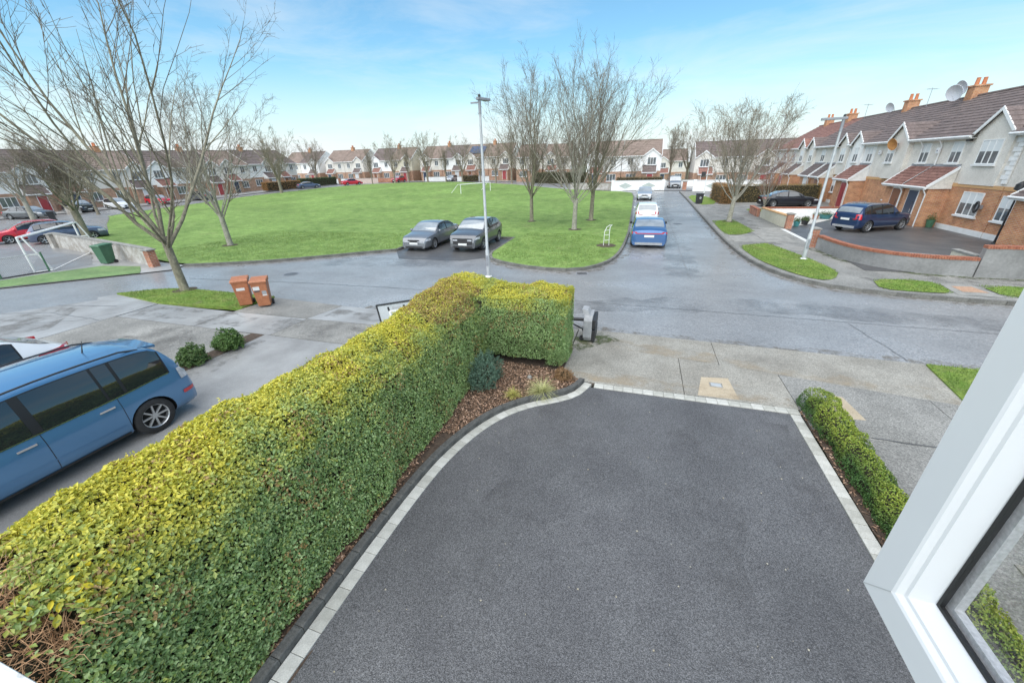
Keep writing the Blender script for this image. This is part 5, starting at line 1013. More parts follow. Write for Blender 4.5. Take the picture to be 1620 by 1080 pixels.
B_ = nh('terraced house with two dishes on its twin pot chimney', 43.0, 34.9, [(35.85, 36.85, 3.72, 1.2, 2), (39.5, 40.5, 3.72, 1.2, 2)], [(38.6, 39.4, 1.1, .95, 1)], gable=(39.25, 2.4, 1.0, .25), porch=(34.9, 37.3, 1.3, True), porchm=tile_red, door=(35.2, d_brown), chim=[.9], pipe=[6.3], dish=[(1.1, 3.3, 8.35, .55, dish_white, .5), (.2, 4.1, 8.75, .5, dish_white, .2), (3.7, -.55, 5.0, .42, dish_rust, .3)])
nh('narrow white terraced house with red front door', 47.6, 43.0, [(43.3, 44.2, 3.72, 1.2, 2), (45.5, 46.4, 3.72, 1.2, 2)], [(46.5, 47.2, 1.1, .9, 1)], gable=(45.95, 2.0, .8, .12), door=(43.5, d_red), porch=(42.9 + .15, 46.0, 1.3, True), upper=render_white, chim=None, pipe=[.1])
nh('terraced house with leaded window, fourth from the right frame edge', 52.2, 47.6, [(48.2, 49.2, 3.72, 1.2, 2), (50.6, 51.5, 3.72, 1.2, 2)], [(48.2, 49.4, 1.0, 1.1, 2)], gable=(48.7, 2.0, .8, .12), door=(50.0, d_brown), porch=(49.6, 52.1, 1.3, True), porchm=tile_brown, chim=[2.0], dish=[(1.4, 3.4, 8.3, .42, dish_white, .4)])
nh('terraced house fifth along the right hand terrace, brown porch roof', 58.6, 52.2, [(53.2, 54.2, 3.72, 1.2, 2), (56.4, 57.4, 3.72, 1.2, 2)], [(56.2, 57.6, 1.0, 1.1, 2)], gable=(56.9, 2.0, .8, .12), door=(53.2, d_white), porch=(52.5, 55.4, 1.3, True), porchm=tile_brown, roofm=tile_brown)
nh('red roofed terraced house, last but one of the right hand terrace', 65.0, 58.6, [(59.4, 60.4, 3.72, 1.2, 2), (62.4, 63.4, 3.72, 1.2, 2)], [(62.2, 63.6, 1.0, 1.1, 2)], gable=(59.9, 2.0, .8, .12), door=(62.0, d_red), porch=(58.8, 61.6, 1.3, True), porchm=tile_brown, roofm=tile_red, chim=[3.0])
nh('red roofed house ending the right hand terrace', 71.4, 65.0, [(66, 67, 3.72, 1.2, 2), (69, 70, 3.72, 1.2, 2)], [(69, 70.4, 1.0, 1.1, 2)], door=(66.0, d_white), porch=(65.2, 68, 1.3, True), porchm=tile_brown, roofm=tile_red, chim=[3.0])
# wall furniture of the terrace
for (y, lab) in ((30.0 + 2.35, 'small black floodlight under the eaves beside the triple window'),):
    t = empty('flood_light', (18.12, y, 5.05), 0, lab, 'light'); MB().box(-.12, -.16, -.05, .05, .16, .05).build('housing', black_pl, t, bevel=.02); MB().box(.05, -.03, -.03, .08, .03, .03).build('bracket', galv_dark, t)
for (y, z, lab, m) in ((34.6 + .25, 4.55, 'white alarm box between two bedroom windows of the twin dish house', upvc), (38.2, 4.6, 'dark alarm box high on the twin dish house', black_pl), (42.0, 4.55, 'white alarm box high up right of the narrow white house', upvc)):
    t = empty('alarm_box', (18.13, y, z), 0, lab, 'alarm'); MB().box(-.08, -.14, -.16, .05, .14, .16).build('case', m, t, bevel=.025); MB().box(-.085, -.05, -.05, -.079, .05, .02).build('badge', ink, t)

# --- houses round the green
def far_house(label, loc, rz, W=6.4, v=0, ends='', base=None, **k):
    up = [(.9, 3.65, 1.5, 1.25, 3), (W - 2.0, 3.7, 1.0, 1.2, 2)]; lo = [(W - 2.6, .95, 1.7, 1.25, 3)]; g = (1.65, 2.7, 1.0); dr = (1.3, [d_brown, d_red, d_navy, d_white][v % 4]); po = (.7, 3.2, 1.3, True)
    if v % 2: up = [(W - x - w, z, w, h, li) for x, z, w, h, li in up]; lo = [(W - x - w, z, w, h, li) for x, z, w, h, li in lo]; g = (W - 1.65, 2.7, 1.0); dr = (W - 2.25, dr[1]); po = (W - 3.2, W - .7, 1.3, True)
    kw = dict(lower=brick_far_haze, upper=[render_w, render_white][v % 3 == 1], roofm=[tile_dull, tile_brown, tile_dull][v % 3], porchm=[tile_red, tile_brown][v % 2]); kw.update(k)
    return house(label, loc, rz, W, ups=up, lows=lo, gable=g, door=dr, porch=po, ends=ends, base=base, **kw)
names_l = ['first', 'second', 'third', 'fourth', 'fifth', 'sixth', 'seventh', 'eighth', 'ninth']
for i in range(9):
    far_house('house in the brown roofed row left of the green, %s from the left frame edge' % names_l[i], (-79.5, 23.5 + i * 6.42), PI / 2, 6.4, v=i, chim=[3.2] if i % 2 else None, roofm=tile_brown if i % 3 else tile_dull, base=terr(-79.5, 25 + i * 6.4) + .02)
fr = [(-104, 0), (-97.5, 1), (-88.5, 2), (-82.0, 3), (-73.0, 4), (-66.5, 5), (-57.5, 6), (-51.0, 7), (-44.5, 8), (-38.0, 9)]
for i, (x, v) in enumerate(fr):
    far_house('house in the far row beyond the green, %s from its left end' % (names_l + ['tenth'])[i], (x, 101.5), 0, 6.4, v=v, chim=[.5] if i % 2 else None, ends=('l' if i in (0, 2, 4, 6) else 'r' if i in (1, 3, 5, 9) else ''), solar=(1.0, 5.2) if i == 8 else None, base=.86, eave=5.5, ridge=8.4, **({'upper': render_cream} if i == 5 else {}))
far_house('house hidden behind the pair of trees, right of the far row', (-29.5, 98), 0, 6.4, v=3, base=.6); far_house('house behind the low trees beyond the far goal', (-22.5, 97), 0, 6.4, v=0, base=.4, ends='r')
far_house('white house with brown roof behind the diamond wall, left of the van', (-4.0, 82), 0, 6.9, v=1, upper=render_white, roofm=tile_dull, ends='r', base=0, ridge=7.9); far_house('white house left of the one by the diamond wall, behind trees', (-10.6, 82), 0, 6.5, v=2, upper=render_white, roofm=tile_dull, base=0, ridge=7.9)
far_house('house with red brown roof and finial gable right of the van', (9.0, 86), 0, 6.6, v=0, upper=render_w, roofm=tile_brown, ends='l', base=-.6, ridge=7.9); far_house('house right of the finial gable house, behind the verge tree', (15.65, 86), 0, 6.6, v=1, upper=render_w, roofm=tile_brown, base=-.6, ridge=7.9); far_house('house at the far end behind the terrace', (22.3, 86), 0, 6.6, v=2, roofm=tile_brown, base=-.6, ridge=7.9)
far_house('house far behind the van under the tall trees', (3.0, 118), 0, 7.5, v=2, roofm=tile_dull, base=-1.2, ends='lr')

# ------------------------------------------------------------------ walls, gates and garden things on the right
def wall_run(label, line, h, th=.22, m=render_grey, cop=None, name='garden_wall', z0=.05, coph=.075, h2=None, brick_ends=False):
    """rendered wall along a line with a coping; h may change linearly to h2"""
    t = empty(name, (line[0][0], line[0][1], 0), 0, label, 'wall'); inv = Matrix.Translation((-line[0][0], -line[0][1], 0)); P = resample(line, .5); Q = offs(P, th); mb = MB(); n = len(P)
    hh = [h + ((h2 if h2 is not None else h) - h) * i / (n - 1) for i in range(n)]; b = terr(*line[0])
    V = []
    for i in range(n): V += [(P[i].x, P[i].y, b - .2), (P[i].x, P[i].y, b + z0 + hh[i]), (Q[i].x, Q[i].y, b + z0 + hh[i]), (Q[i].x, Q[i].y, b - .2)]
    F = [(4 * i + j, 4 * i + (j + 1) % 4, 4 * i + 4 + (j + 1) % 4, 4 * i + 4 + j) for i in range(n - 1) for j in range(4)] + [(0, 1, 2, 3), (4 * n - 4, 4 * n - 3, 4 * n - 2, 4 * n - 1)]
    o = mb.add(V, F).build('wall_face', m, t); o.matrix_parent_inverse = inv
    if cop == 'brick':                       # bricks on edge, too small to tell apart one by one
        P2 = resample([(p.x, p.y) for p in offs(P, -.02)], .078); Q2 = offs(P2, th + .04); c = MB(); k = len(P2); rr_ = random.Random(4)
        for i in range(k - 1):
            g_ = .07; a, b_, c_, d = P2[i].lerp(P2[i + 1], g_), P2[i + 1].lerp(P2[i], g_), Q2[i + 1].lerp(Q2[i], g_), Q2[i].lerp(Q2[i + 1], g_); f = i / (k - 1); zz = b + z0 + h + ((h2 if h2 is not None else h) - h) * f + rr_.uniform(-.004, .004)
            c.hexa([(p.x, p.y, zz + .002) for p in (a, b_, c_, d)] + [(p.x, p.y, zz + .11) for p in (a, b_, c_, d)])
        o = c.build('brick_coping', brick_coping, t, recalc=False); o['kind'] = 'stuff'; o.matrix_parent_inverse = inv
    elif cop is not None:
        P2 = offs(P, -.03); Q2 = offs(P, th + .03); V = []
        for i in range(n): V += [(P2[i].x, P2[i].y, b + z0 + hh[i] + .002), (P2[i].x, P2[i].y, b + z0 + hh[i] + coph), (Q2[i].x, Q2[i].y, b + z0 + hh[i] + coph), (Q2[i].x, Q2[i].y, b + z0 + hh[i] + .002)]
        o = MB().add(V, F).build('coping', cop, t); o.matrix_parent_inverse = inv
    return t
def pier(label, x, y, h=.95, w=.34, m=brick_r, cap=kerb_conc):
    t = empty('gate_pier', (x, y, terr(x, y) + .05), .0, label, 'pier'); MB().box(-w, -w / 2, -.2, 0, w / 2, h).build('shaft', m, t, M=Matrix.Translation((w / 2, 0, 0))); MB().add([(-w / 2 - .05, -w / 2 - .05, h), (w / 2 + .05, -w / 2 - .05, h), (w / 2 + .05, w / 2 + .05, h), (-w / 2 - .05, w / 2 + .05, h), (-w / 2 - .05, -w / 2 - .05, h + .06), (w / 2 + .05, -w / 2 - .05, h + .06), (w / 2 + .05, w / 2 + .05, h + .06), (-w / 2 - .05, w / 2 + .05, h + .06), (0, 0, h + .13)],
        [(0, 3, 2, 1), (0, 1, 5, 4), (1, 2, 6, 5), (2, 3, 7, 6), (3, 0, 4, 7), (4, 5, 8), (5, 6, 8), (6, 7, 8), (7, 4, 8)]).build('cap', cap, t)
CW = smooth_line([(8.95, 24.1), (9.0, 22.4), (9.3, 20.9), (10.1, 19.75), (11.2, 19.2), (12.45, 19.05)])
wall_run('curved grey rendered low wall with red brick coping round the front drive', CW, .60, cop='brick', h2=.66)
wall_run('taller grey rendered wall with brick coping right of the curved wall', [(12.5, 19.05), (16, 19.0), (24, 18.9)], 1.12, cop='brick')
MB_ = empty('drive_divider', (12.6, 19.4, 0), 0, 'low pale rendered dividing wall running from the step in the grey wall', 'wall'); MB().box(-.1, 0, 0, .1, 1.3, .78).build('wall_face', render_cream, MB_); MB().box(-.13, -.0, .781, .13, 1.33, .85).build('coping', kerb_conc, MB_)
pier('brick gate pier with pale cap at the near side of the drive opening', 8.85, 24.4); pier('brick gate pier with pale cap at the far side of the drive opening', 9.55, 30.75)
wall_run('low cream rendered wall with brown coping between the far pier and corner', [(9.25, 36.6), (9.3, 33.8), (9.4, 30.95)], .72, m=render_cream, cop=brick_plain, h2=.80)
wall_run('low white side wall with brick coping between two front gardens', [(17.0, 37.4), (9.3, 36.75)], .70, m=render_white, cop='brick')
wall_run('low brick front garden wall before the black saloon', [(9.3, 37.0), (9.4, 40.0)], .55, m=brick_r, cop=brick_coping)
sheet('front_drive', [(9.2, 19.4), (18.1, 19.3), (18.1, 36.9), (9.45, 36.5), (9.3, 25)], .105, asphalt_dark, step=3)
sheet('drive_patch', [(12.3, 22.6), (18, 20.6), (18, 21.6), (12.5, 23.6)], .112, kerb_conc, step=2)
sheet('front_drive', [(9.5, 40.3), (18.1, 40.3), (18.1, 47.2), (9.5, 47.2)], .104, concrete_dark, step=3)
# planted edge by the far pier
sheet('gravel_bed', [(9.6, 31.2), (12.0, 33.4), (14.6, 36.7), (9.5, 36.4)], .118, mat('pale_gravel', (.42, .41, .38), (.55, .54, .50), scale=9, rough=.9, fine=(40, .7, 1.2)), step=1)
def pot(label, x, y, r, h, m, leafy):
    t = empty('plant_pot', (x, y, .12), 0, label, 'plant pot'); MB().lathe([(r * .72, 0), (r, h), (r * 1.08, h), (r * 1.08, h + .04), (r * .9, h + .04), (r * .86, h * .9)], 16).build('pot', m, t, smooth=40)
    n = leafy; d = unit(rng.normal(size=(n, 3))); d[:, 2] = np.abs(d[:, 2]); link('plant', leaves('plant', d * rng.uniform(.3, 1, (n, 1)) * np.array([r * 1.3, r * 1.3, h * 1.2]) + np.array([0, 0, h]), d, rng.uniform(.05, .14, n), rng.uniform(.02, .04, n), lerpc((.05, .10, .03), (.16, .22, .08), rng.random(n)), leafm, .6), t)
teal = mat('teal_glaze', (.05, .20, .21), (.07, .26, .27), scale=6, rough=.3)
pot('teal glazed square pot just behind the far gate pier', 10.3, 31.7, .20, .30, teal, 200); pot('wide teal bowl of plants by the white side wall', 13.4, 35.9, .42, .26, teal, 350); pot('dark pot with a leafy plant between the two teal pots', 11.1, 32.7, .24, .26, black_pl, 500); pot('dark green planter against the white plinth beside the navy door', 17.75, 32.2, .22, .42, bin_green, 160); pot('brown pot left of the wide teal bowl', 12.6, 35.4, .2, .28, bin_brown, 160)
t = empty('meter_box', (17.3, 44.4, .1), 0, 'white meter box on the brick wall by the red door', 'box'); MB().box(-.12, -.3, .9, 0, .3, 1.6).build('case', upvc, t); MB().box(-.13, -.24, 1.0, -.121, .24, 1.5).build('door', white_paint, t)
# hose reel and garden lamp pole at the right edge
t = empty('hose_reel', (18.02, 29.35, 1.62), 0, 'black coiled hose reel on the brick wall between the two windows', 'hose reel')
for k in range(4):
    rr_ = .14 + .035 * k; MB().tube([(-.08 - .02 * (k % 2), rr_ * .75 * math.cos(a_ * PI / 12), rr_ * 1.25 * math.sin(a_ * PI / 12)) for a_ in range(25)], .022, 6).build('hose_coil', black_pl, t, smooth=60)
MB().box(-.06, -.05, -.1, .17, .05, .1).build('bracket', galv_dark, t)
t = empty('garden_lamp', (17.6, 26.6, .1), 0, 'tall black garden lamp post against the house at the right frame edge', 'lamp'); MB().tube([(0, 0, 0), (0, 0, .3), (0, 0, 2.55)], [.06, .045, .035], 10).build('post', black_metal, t, smooth=50); MB().lathe([(.10, 0), (.22, .06), (.20, .3), (.05, .42), (.001, .46)], 12, (0, 0, 2.55)).build('lantern', black_metal, t, smooth=40); MB().tube([(-.25, 0, 2.3), (.25, 0, 2.3)], .018, 6).build('cross_bar', black_metal, t); MB().lathe([(.11, 0), (.09, .06)], 10).build('foot', black_metal, t)
# brown hedges and white walls at the end of the road
def clipped_hedge(label, x0, y0, x1, y1, h, n, c0, c1, name='clipped_hedge', z=0.09, L=.09):
    b = terr((x0 + x1) / 2, (y0 + y1) / 2) + z; t = empty(name, ((x0 + x1) / 2, (y0 + y1) / 2, b), 0, label, 'hedge'); lx, ly = (x1 - x0) / 2, (y1 - y0) / 2
    q = rng.random((n, 3)) * 2 - 1; f = rng.integers(0, 5, n); Nn = np.zeros((n, 3))
    for k, (ax, sg) in enumerate(((0, 1), (0, -1), (1, 1), (1, -1), (2, 1))): s_ = f == k; q[s_, ax] = sg; Nn[s_, ax] = sg
    Pp = q * np.array([lx, ly, h / 2]) + np.array([0, 0, h / 2]); Pp += rng.normal(size=Pp.shape) * .05; Pp[:, 2] = np.maximum(Pp[:, 2], .02)
    o = link('foliage', leaves('foliage', Pp, Nn, rng.uniform(.7, 1.3, n) * L, rng.uniform(.7, 1.3, n) * L * .5, lerpc(c0, c1, rng.random(n)), leafm, .7), t); MB().box(-lx + .1, -ly + .1, 0, lx - .1, ly - .1, h - .1).build('branches', hedge_core, t)
BR0, BR1 = (.26, .135, .05), (.46, .27, .11)
clipped_hedge('brown clipped beech hedge end by the pavement, before the white wall', 7.9, 47.2, 9.1, 54.0, 1.75, 5000, BR0, BR1); clipped_hedge('long brown clipped beech hedge behind the black saloon', 9.15, 49.0, 17.2, 50.0, 1.7, 7000, (.20, .14, .05), (.40, .30, .12))
clipped_hedge('brown hedge behind the white diamond wall left of the van', -4.2, 73.4, 3.0, 74.6, 1.75, 4000, (.16, .12, .06), (.30, .23, .12), L=.13)
clipped_hedge('dark green clipped hedge behind the far dark blue saloon', -75.5, 76.5, -74.2, 88, 1.7, 4500, (.04, .08, .03), (.09, .15, .05), L=.16); clipped_hedge('brown clipped hedge left of the far dark blue saloon', -75.0, 66.5, -73.6, 75.5, 1.6, 4000, BR0, BR1, L=.16); clipped_hedge('dark green hedge behind the trees right of the far row', -24, 92.5, -8, 94, 2.2, 5000, (.05, .08, .03), (.12, .14, .06), L=.2); clipped_hedge('brown hedge before the far house with brick front', -42.5, 94.6, -38.5, 95.5, 1.3, 1500, (.16, .12, .06), (.26, .2, .1), L=.16)
def diamond_wall(label, x0, x1, y, h, ds):
    t = empty('boundary_wall', ((x0 + x1) / 2, y, 0), 0, label, 'wall'); w = (x1 - x0) / 2; MB().box(-w, -.11, -.2, w, .11, h).build('wall_face', render_white, t); MB().box(-w - .03, -.16, h + .001, w + .03, .16, h + .08).build('coping', white_paint, t)
    gm = MATS.get('diamond_green') or mat('diamond_green', (.36, .40, .37), (.44, .48, .45), scale=3, rough=.9)
    for dx in ds: c_ = dx - (x0 + x1) / 2; MB().extr([(c_ - 1.05, h * .5), (c_, h * .5 - .46), (c_ + 1.05, h * .5), (c_, h * .5 + .46)], 'y', -.135, -.108).build('diamond_panel', gm, t)
    for px in (-w, w): MB().box(px - .22, -.22, -.2, px + .22, .22, h + .16).build('pier', render_white, t)
diamond_wall('white wall with two grey green diamond panels left of the van', -4.6, 3.2, 70.2, 1.45, (-2.6, 1.0)); diamond_wall('white wall with grey diamond panel right of the gateway', 7.6, 12.6, 68.2, 1.45, (10.2,)); diamond_wall('white wall beyond the brown hedge end', 13.2, 20, 67.5, 1.4, (16.5,))
wall_run('dark stained low wall left of the white diamond wall', [(-12.0, 72.5), (-4.9, 70.4)], .9, m=block_wall, cop=kerb_conc)
t = empty('litter_bin', (5.98, 47.6, .09), .2, 'black square bin on the small far verge by the sign post', 'bin'); MB().hexa([(-.26, -.26, 0), (.26, -.26, 0), (.26, .26, 0), (-.26, .26, 0), (-.3, -.3, .95), (.3, -.3, .95), (.3, .3, .95), (-.3, .3, .95)]).build('body', black_pl, t); MB().box(-.33, -.33, .95, .33, .33, 1.03).build('lid', black_pl, t, bevel=.02); MB().lathe([(.001, 0), (.12, .005), (.12, .012)], 14, (0, -.30, .6), 'y').build('emblem', grey_pl, t)
t = empty('sign_post', (7.7, 58.0, .09), 0, 'thin white post with a small dark sign on the far verge', 'sign post'); MB().tube([(0, 0, -.1), (.05, 0, 4.4)], .05, 8).build('post', white_paint, t); MB().box(-.65, -.06, 2.2, -.15, -.05, 2.85).build('sign_plate', black_pl, t); MB().box(-.2, -.05, 2.5, .05, -.03, 2.56).build('clip', galv, t); MB().lathe([(.2, 0), (.16, .05)], 10).build('base', white_paint, t); MB().tube([(-1.1, 0, 4.42), (1.1, 0, 4.3)], .03, 6).build('cross_arm', white_paint, t)
t = empty('brown_post', (6.4, 70.6, 0), 0, 'short brown brick gate post in the gateway right of the van', 'post'); MB().box(-.28, -.28, -.1, .28, .28, 1.2).build('shaft', brick_r, t); MB().box(-.34, -.34, 1.2, .34, .34, 1.3).build('cap', kerb_conc, t)
wall_run('low white wall behind the brown gate post', [(3.6, 80), (9.5, 80)], 1.0, m=render_white, cop=kerb_conc)

# ------------------------------------------------------------------ street furniture
def lamp_post(label, x, y, H, arm, z=.09, heads=1):
    t = empty('street_lamp', (x, y, z), 0, label, 'lamp'); MB().tube([(0, 0, -.1), (0, 0, 1.15), (0, 0, 1.2), (0, 0, H - .5)], [.085, .085, .062, .045], 12).build('post', galv, t, smooth=50)
    MB().lathe([(.15, 0), (.15, .03), (.10, .06)], 14).build('base', white_paint, t, smooth=50); MB().box(-.05, -.094, .5, .05, -.075, .95).build('access_door', galv_dark, t); MB().tube([(0, 0, H - .5), (0, 0, H)], [.055, .055], 10).build('spigot', galv_dark, t, smooth=50)
    a = Vector((arm[0], arm[1], 0)); s = Vector((-arm[1], arm[0], 0)).normalized() * .12; L_ = a.length; u = a.normalized()
    V = [(-u * .12 - s * .5), (u * L_ - s), (u * L_ + s), (-u * .12 + s * .5)]; MB().hexa([(*(v.xy), H - .06) for v in V] + [(*(v.xy), H + .03) for v in V]).build('lantern', galv_dark, t, bevel=.015); MB().lathe([(.05, 0), (.05, .07), (.02, .10)], 10, (0, 0, H + .03)).build('photocell', black_pl, t)
    if heads > 1: MB().box(-.35, -.03, H - .16, .05, .03, H - .11).build('bracket', galv_dark, t)
lamp_post('tall pale grey street lamp in the centre before the green', -6.05, 15.55, 6.72, (.16, .5), z=0, heads=2)
lamp_post('leaning looking grey street lamp on the right hand verge', 7.55, 21.2, 5.75, (-.75, .1))
lamp_post('far street lamp above the terrace roofs before the red roofed houses', 17.0, 66.0, 9.2, (-.5, 0), heads=1)
# brown wheelie bins by the left apron
def wheelie(label, x, y, rz, m, H=1.06, w=.56, d=.66, labels=()):
    t = empty('wheelie_bin', (x, y, .0), rz, label, 'wheelie bin'); a, b = w * .39, w * .5; c, e = d * .36, d * .5
    MB().hexa([(-a, -c, .06), (a, -c, .06), (a, c, .06), (-a, c, .06), (-b, -e, H - .08), (b, -e, H - .08), (b, e, H - .08), (-b, e, H - .08)]).build('body', m, t, bevel=.02)
    MB().box(-b - .02, -e - .02, H - .12, b + .02, e + .02, H - .07).build('rim', m, t, bevel=.01); MB().hexa([(-b - .03, -e - .04, H - .07), (b + .03, -e - .04, H - .07), (b + .03, e + .06, H - .05), (-b - .03, e + .06, H - .05), (-b - .01, -e, H - .02), (b + .01, -e, H - .02), (b + .01, e + .03, H + .01), (-b - .01, e + .03, H + .01)]).build('lid', m, t, bevel=.015)
    MB().tube([(-b * .8, e + .09, H - .1), (b * .8, e + .09, H - .1)], .018, 8).build('handle', m, t)
    for sx in (-1, 1): MB().lathe([(.03, -.03), (.10, -.03), (.10, .03), (.03, .03)], 16, (sx * (a + .03), c - .02, .10), 'x').build('wheel', tyre, t)
    for (lx, lz, lw, lh, mm) in labels:
        yy = -(c + (e - c) * (lz - .06) / (H - .14)) - .004; MB().hexa([(lx, yy, lz), (lx + lw, yy, lz), (lx + lw, yy + .003, lz), (lx, yy + .003, lz), (lx, yy - (e - c) * lh / (H - .14), lz + lh), (lx + lw, yy - (e - c) * lh / (H - .14), lz + lh), (lx + lw, yy - (e - c) * lh / (H - .14) + .003, lz + lh), (lx, yy - (e - c) * lh / (H - .14) + .003, lz + lh)]).build('sticker', mm, t)
wheelie('brown wheelie bin, left of the pair beside the road', -13.5, 9.98, R_(44), bin_brown, H=1.03, w=.5, d=.56, labels=((-.15, .62, .26, .10, paper),)); wheelie('brown wheelie bin with several stickers, right of the pair beside the road', -12.74, 10.1, R_(40), bin_brown, H=1.03, w=.5, d=.56, labels=((-.2, .66, .2, .13, paper), (-.18, .60, .17, .045, ink), (.04, .5, .14, .12, grey_pl), (.04, .44, .14, .05, paper)))
wheelie('green wheelie bin against the low stained wall', -28.1, 13.75, R_(10), bin_green, H=1.08)
# stained low wall, mesh fence and white goal at left
wall_run('stained low block wall behind the green bin', [(-39.3, 16.75), (-32.0, 15.35), (-24.4, 13.7)], .86, m=block_wall, cop=kerb_conc, name='block_wall', coph=.06)
for (x, y, lab) in ((-24.35, 13.72, 'mossy brick pier ending the stained low wall'), (-38.9, 16.6, 'block pier at the far end of the stained low wall')): pier(lab, x, y, .82, .36, block_wall if x < -30 else brick_r)
t = empty('mesh_fence', (-29.05, 11.7, .03), 0, 'low wire mesh fence with green posts round the yard at left', 'fence')
FL = [(0, 0), (-.35, -1.6), (-2.6, -4.4), (-6.5, -8.7)]
for (x, y) in [FL[0], FL[1], FL[2]]: MB().tube([(x, y, 0), (x, y, 1.0)], .04, 8).build('post', bin_green, t)
for zz in (.03, .95):
    MB().tube([(x, y, zz) for x, y in FL], .018 if zz > .1 else .03, 6).build('rail', black_pl if zz < .1 else galv, t)
w = MB(); PF = resample(FL, .07)
for i in range(0, len(PF) - 14, 1):
    for sg in (0, 1):
        a, b = (PF[i], PF[i + 12]) if sg else (PF[i + 12], PF[i]); w.tube([(a.x, a.y, .04), (b.x, b.y, .94)], .0035, 3, cap=False)
o = w.build('wire_mesh', galv, t, recalc=False); o['kind'] = 'stuff'
def goal(label, p0, p1, back, H, r, net=False, brace=True):
    a, b = Vector(p0), Vector(p1); k = Vector(back); t = empty('football_goal', (a.x, a.y, terr(a.x, a.y) + .04), 0, label, 'goal'); d = b - a; z = Vector((0, 0, H)); D3 = lambda v, h=0: Vector((v.x, v.y, h))
    MB().tube([D3(d * 0, H), D3(d, H)], r, 8).build('crossbar', white_paint, t)
    for q in (d * 0, d):
        MB().tube([D3(q), D3(q, H)], r, 8).build('post', white_paint, t); MB().tube([D3(q + k), D3(q + k * .25, H)], r * .8, 8).build('back_stay', white_paint, t); MB().tube([D3(q), D3(q + k)], r * .8, 8).build('ground_bar', white_paint, t)
        if brace: MB().tube([D3(q, H * .5), D3(q + k * .62, H * .5)], r * .7, 6).build('side_brace', white_paint, t)
    MB().tube([D3(k), D3(d + k)], r * .8, 8).build('rear_bar', white_paint, t); MB().tube([D3(k * .25, H), D3(d + k * .25, H)], r * .7, 8).build('rear_crossbar', white_paint, t)
goal('white football goal standing by the mesh fence and low wall', (-29.5, 11.35), (-34.9, 16.2), (.35, .55), 1.75, .05)
goal('small white football goal lying low on the far side of the green', (-26.2, 57.6), (-23.6, 63.5), (-2.0, .6), 1.35, .05, brace=False)
# young tree stake on the near corner of the green
t = empty('tree_guard', (-1.62, 22.95, .09), .4, 'small white curved tree guard on the near corner of the green', 'tree guard')
for q in (-.16, .16): MB().tube([(q, 0, -.05), (q * .9, 0, .75), (q * .6 + .1, .1, 1.02), (q * .3 + .28, .2, 1.12)], .016, 6).build('stake', white_paint, t)
for zz in (.3, .6, .85): MB().tube([(-.16, 0, zz), (.16, 0, zz + .02)], .012, 6).build('rung', white_paint, t)
sheet('bare_soil_ring', smooth_line([(-2.3, 22.9), (-1.7, 22.3), (-1.0, 22.8), (-1.2, 23.5), (-1.9, 23.6)], True), .102, soil, step=.4, rough=.008)
# tipped basketball hoop behind the hedge end
t = empty('basketball_hoop', (-1.0, 10.1, 0), 0, 'portable basketball hoop tipped on its side, grey base by the hedge end', 'basketball hoop')
MB().extr([(-.30, .03), (.30, .03), (.36, .14), (.36, .62), (.26, .74), (-.26, .74), (-.36, .62), (-.36, .14)], 'x', -.13, .10).build('base', grey_pl, t, bevel=.02); MB().extr([(-.36, .03), (.36, .03), (.36, .36), (-.36, .36)], 'x', .102, .19).extr([(-.36, .40), (.36, .40), (.36, .66), (-.36, .66)], 'x', .102, .19).build('ballast_tank', black_pl, t, bevel=.015); MB().hexa([(-.15, -.2, .742), (.02, -.2, .742), (.02, .2, .742), (-.15, .2, .742), (-.2, -.16, .88), (-.05, -.16, .86), (-.05, .16, .86), (-.2, .16, .88)]).build('pole_socket', grey_pl, t)
MB().tube([(-.12, 0, .52), (-1.6, -.1, .52), (-5.2, -.45, .52)], .045, 10).build('pole', black_metal, t, smooth=50); MB().tube([(-.1, .1, .15), (-.75, .0, .5)], .02, 6).build('strut', black_metal, t)
for q in (-.3, .3): MB().lathe([(.03, -.03), (.07, -.03), (.07, .03), (.03, .03)], 12, (-.16, q, .10), 'y').build('wheel', tyre, t)
bb = MB().box(-.72, -.012, -.5, .72, .012, .42).build('backboard', mat('backboard_acrylic', (.44, .47, .48), (.38, .41, .42), scale=2, rough=.2), t); bb.scale = (.9, 1, .9); bb.location = (-5.70, -.62, .38); bb.rotation_euler = (R_(-6), R_(-11), R_(4))
fr_ = MB(); fr_.box(-.76, -.03, .42, .76, .03, .47).box(-.76, -.03, -.52, -.71, .03, .42).box(.71, -.03, -.52, .76, .03, .42).box(-.71, -.03, -.53, .71, .03, -.48); fr_.build('frame', black_metal, bb)
MB().box(-.32, -.018, -.24, -.27, -.013, .16).box(.27, -.018, -.24, .32, -.013, .16).box(-.32, -.018, .161, .32, -.013, .21).build('target_square', white_paint, bb); MB().box(-.34, -.02, .2, -.27, -.0135, .34).box(.27, -.02, .2, .34, -.0135, .34).build('fixing_plate', black_metal, bb); MB().box(-.15, -.019, .25, -.09, -.0135, .33).box(-.06, -.019, .265, .17, -.0135, .315).build('printed_mark', grey_pl, bb)
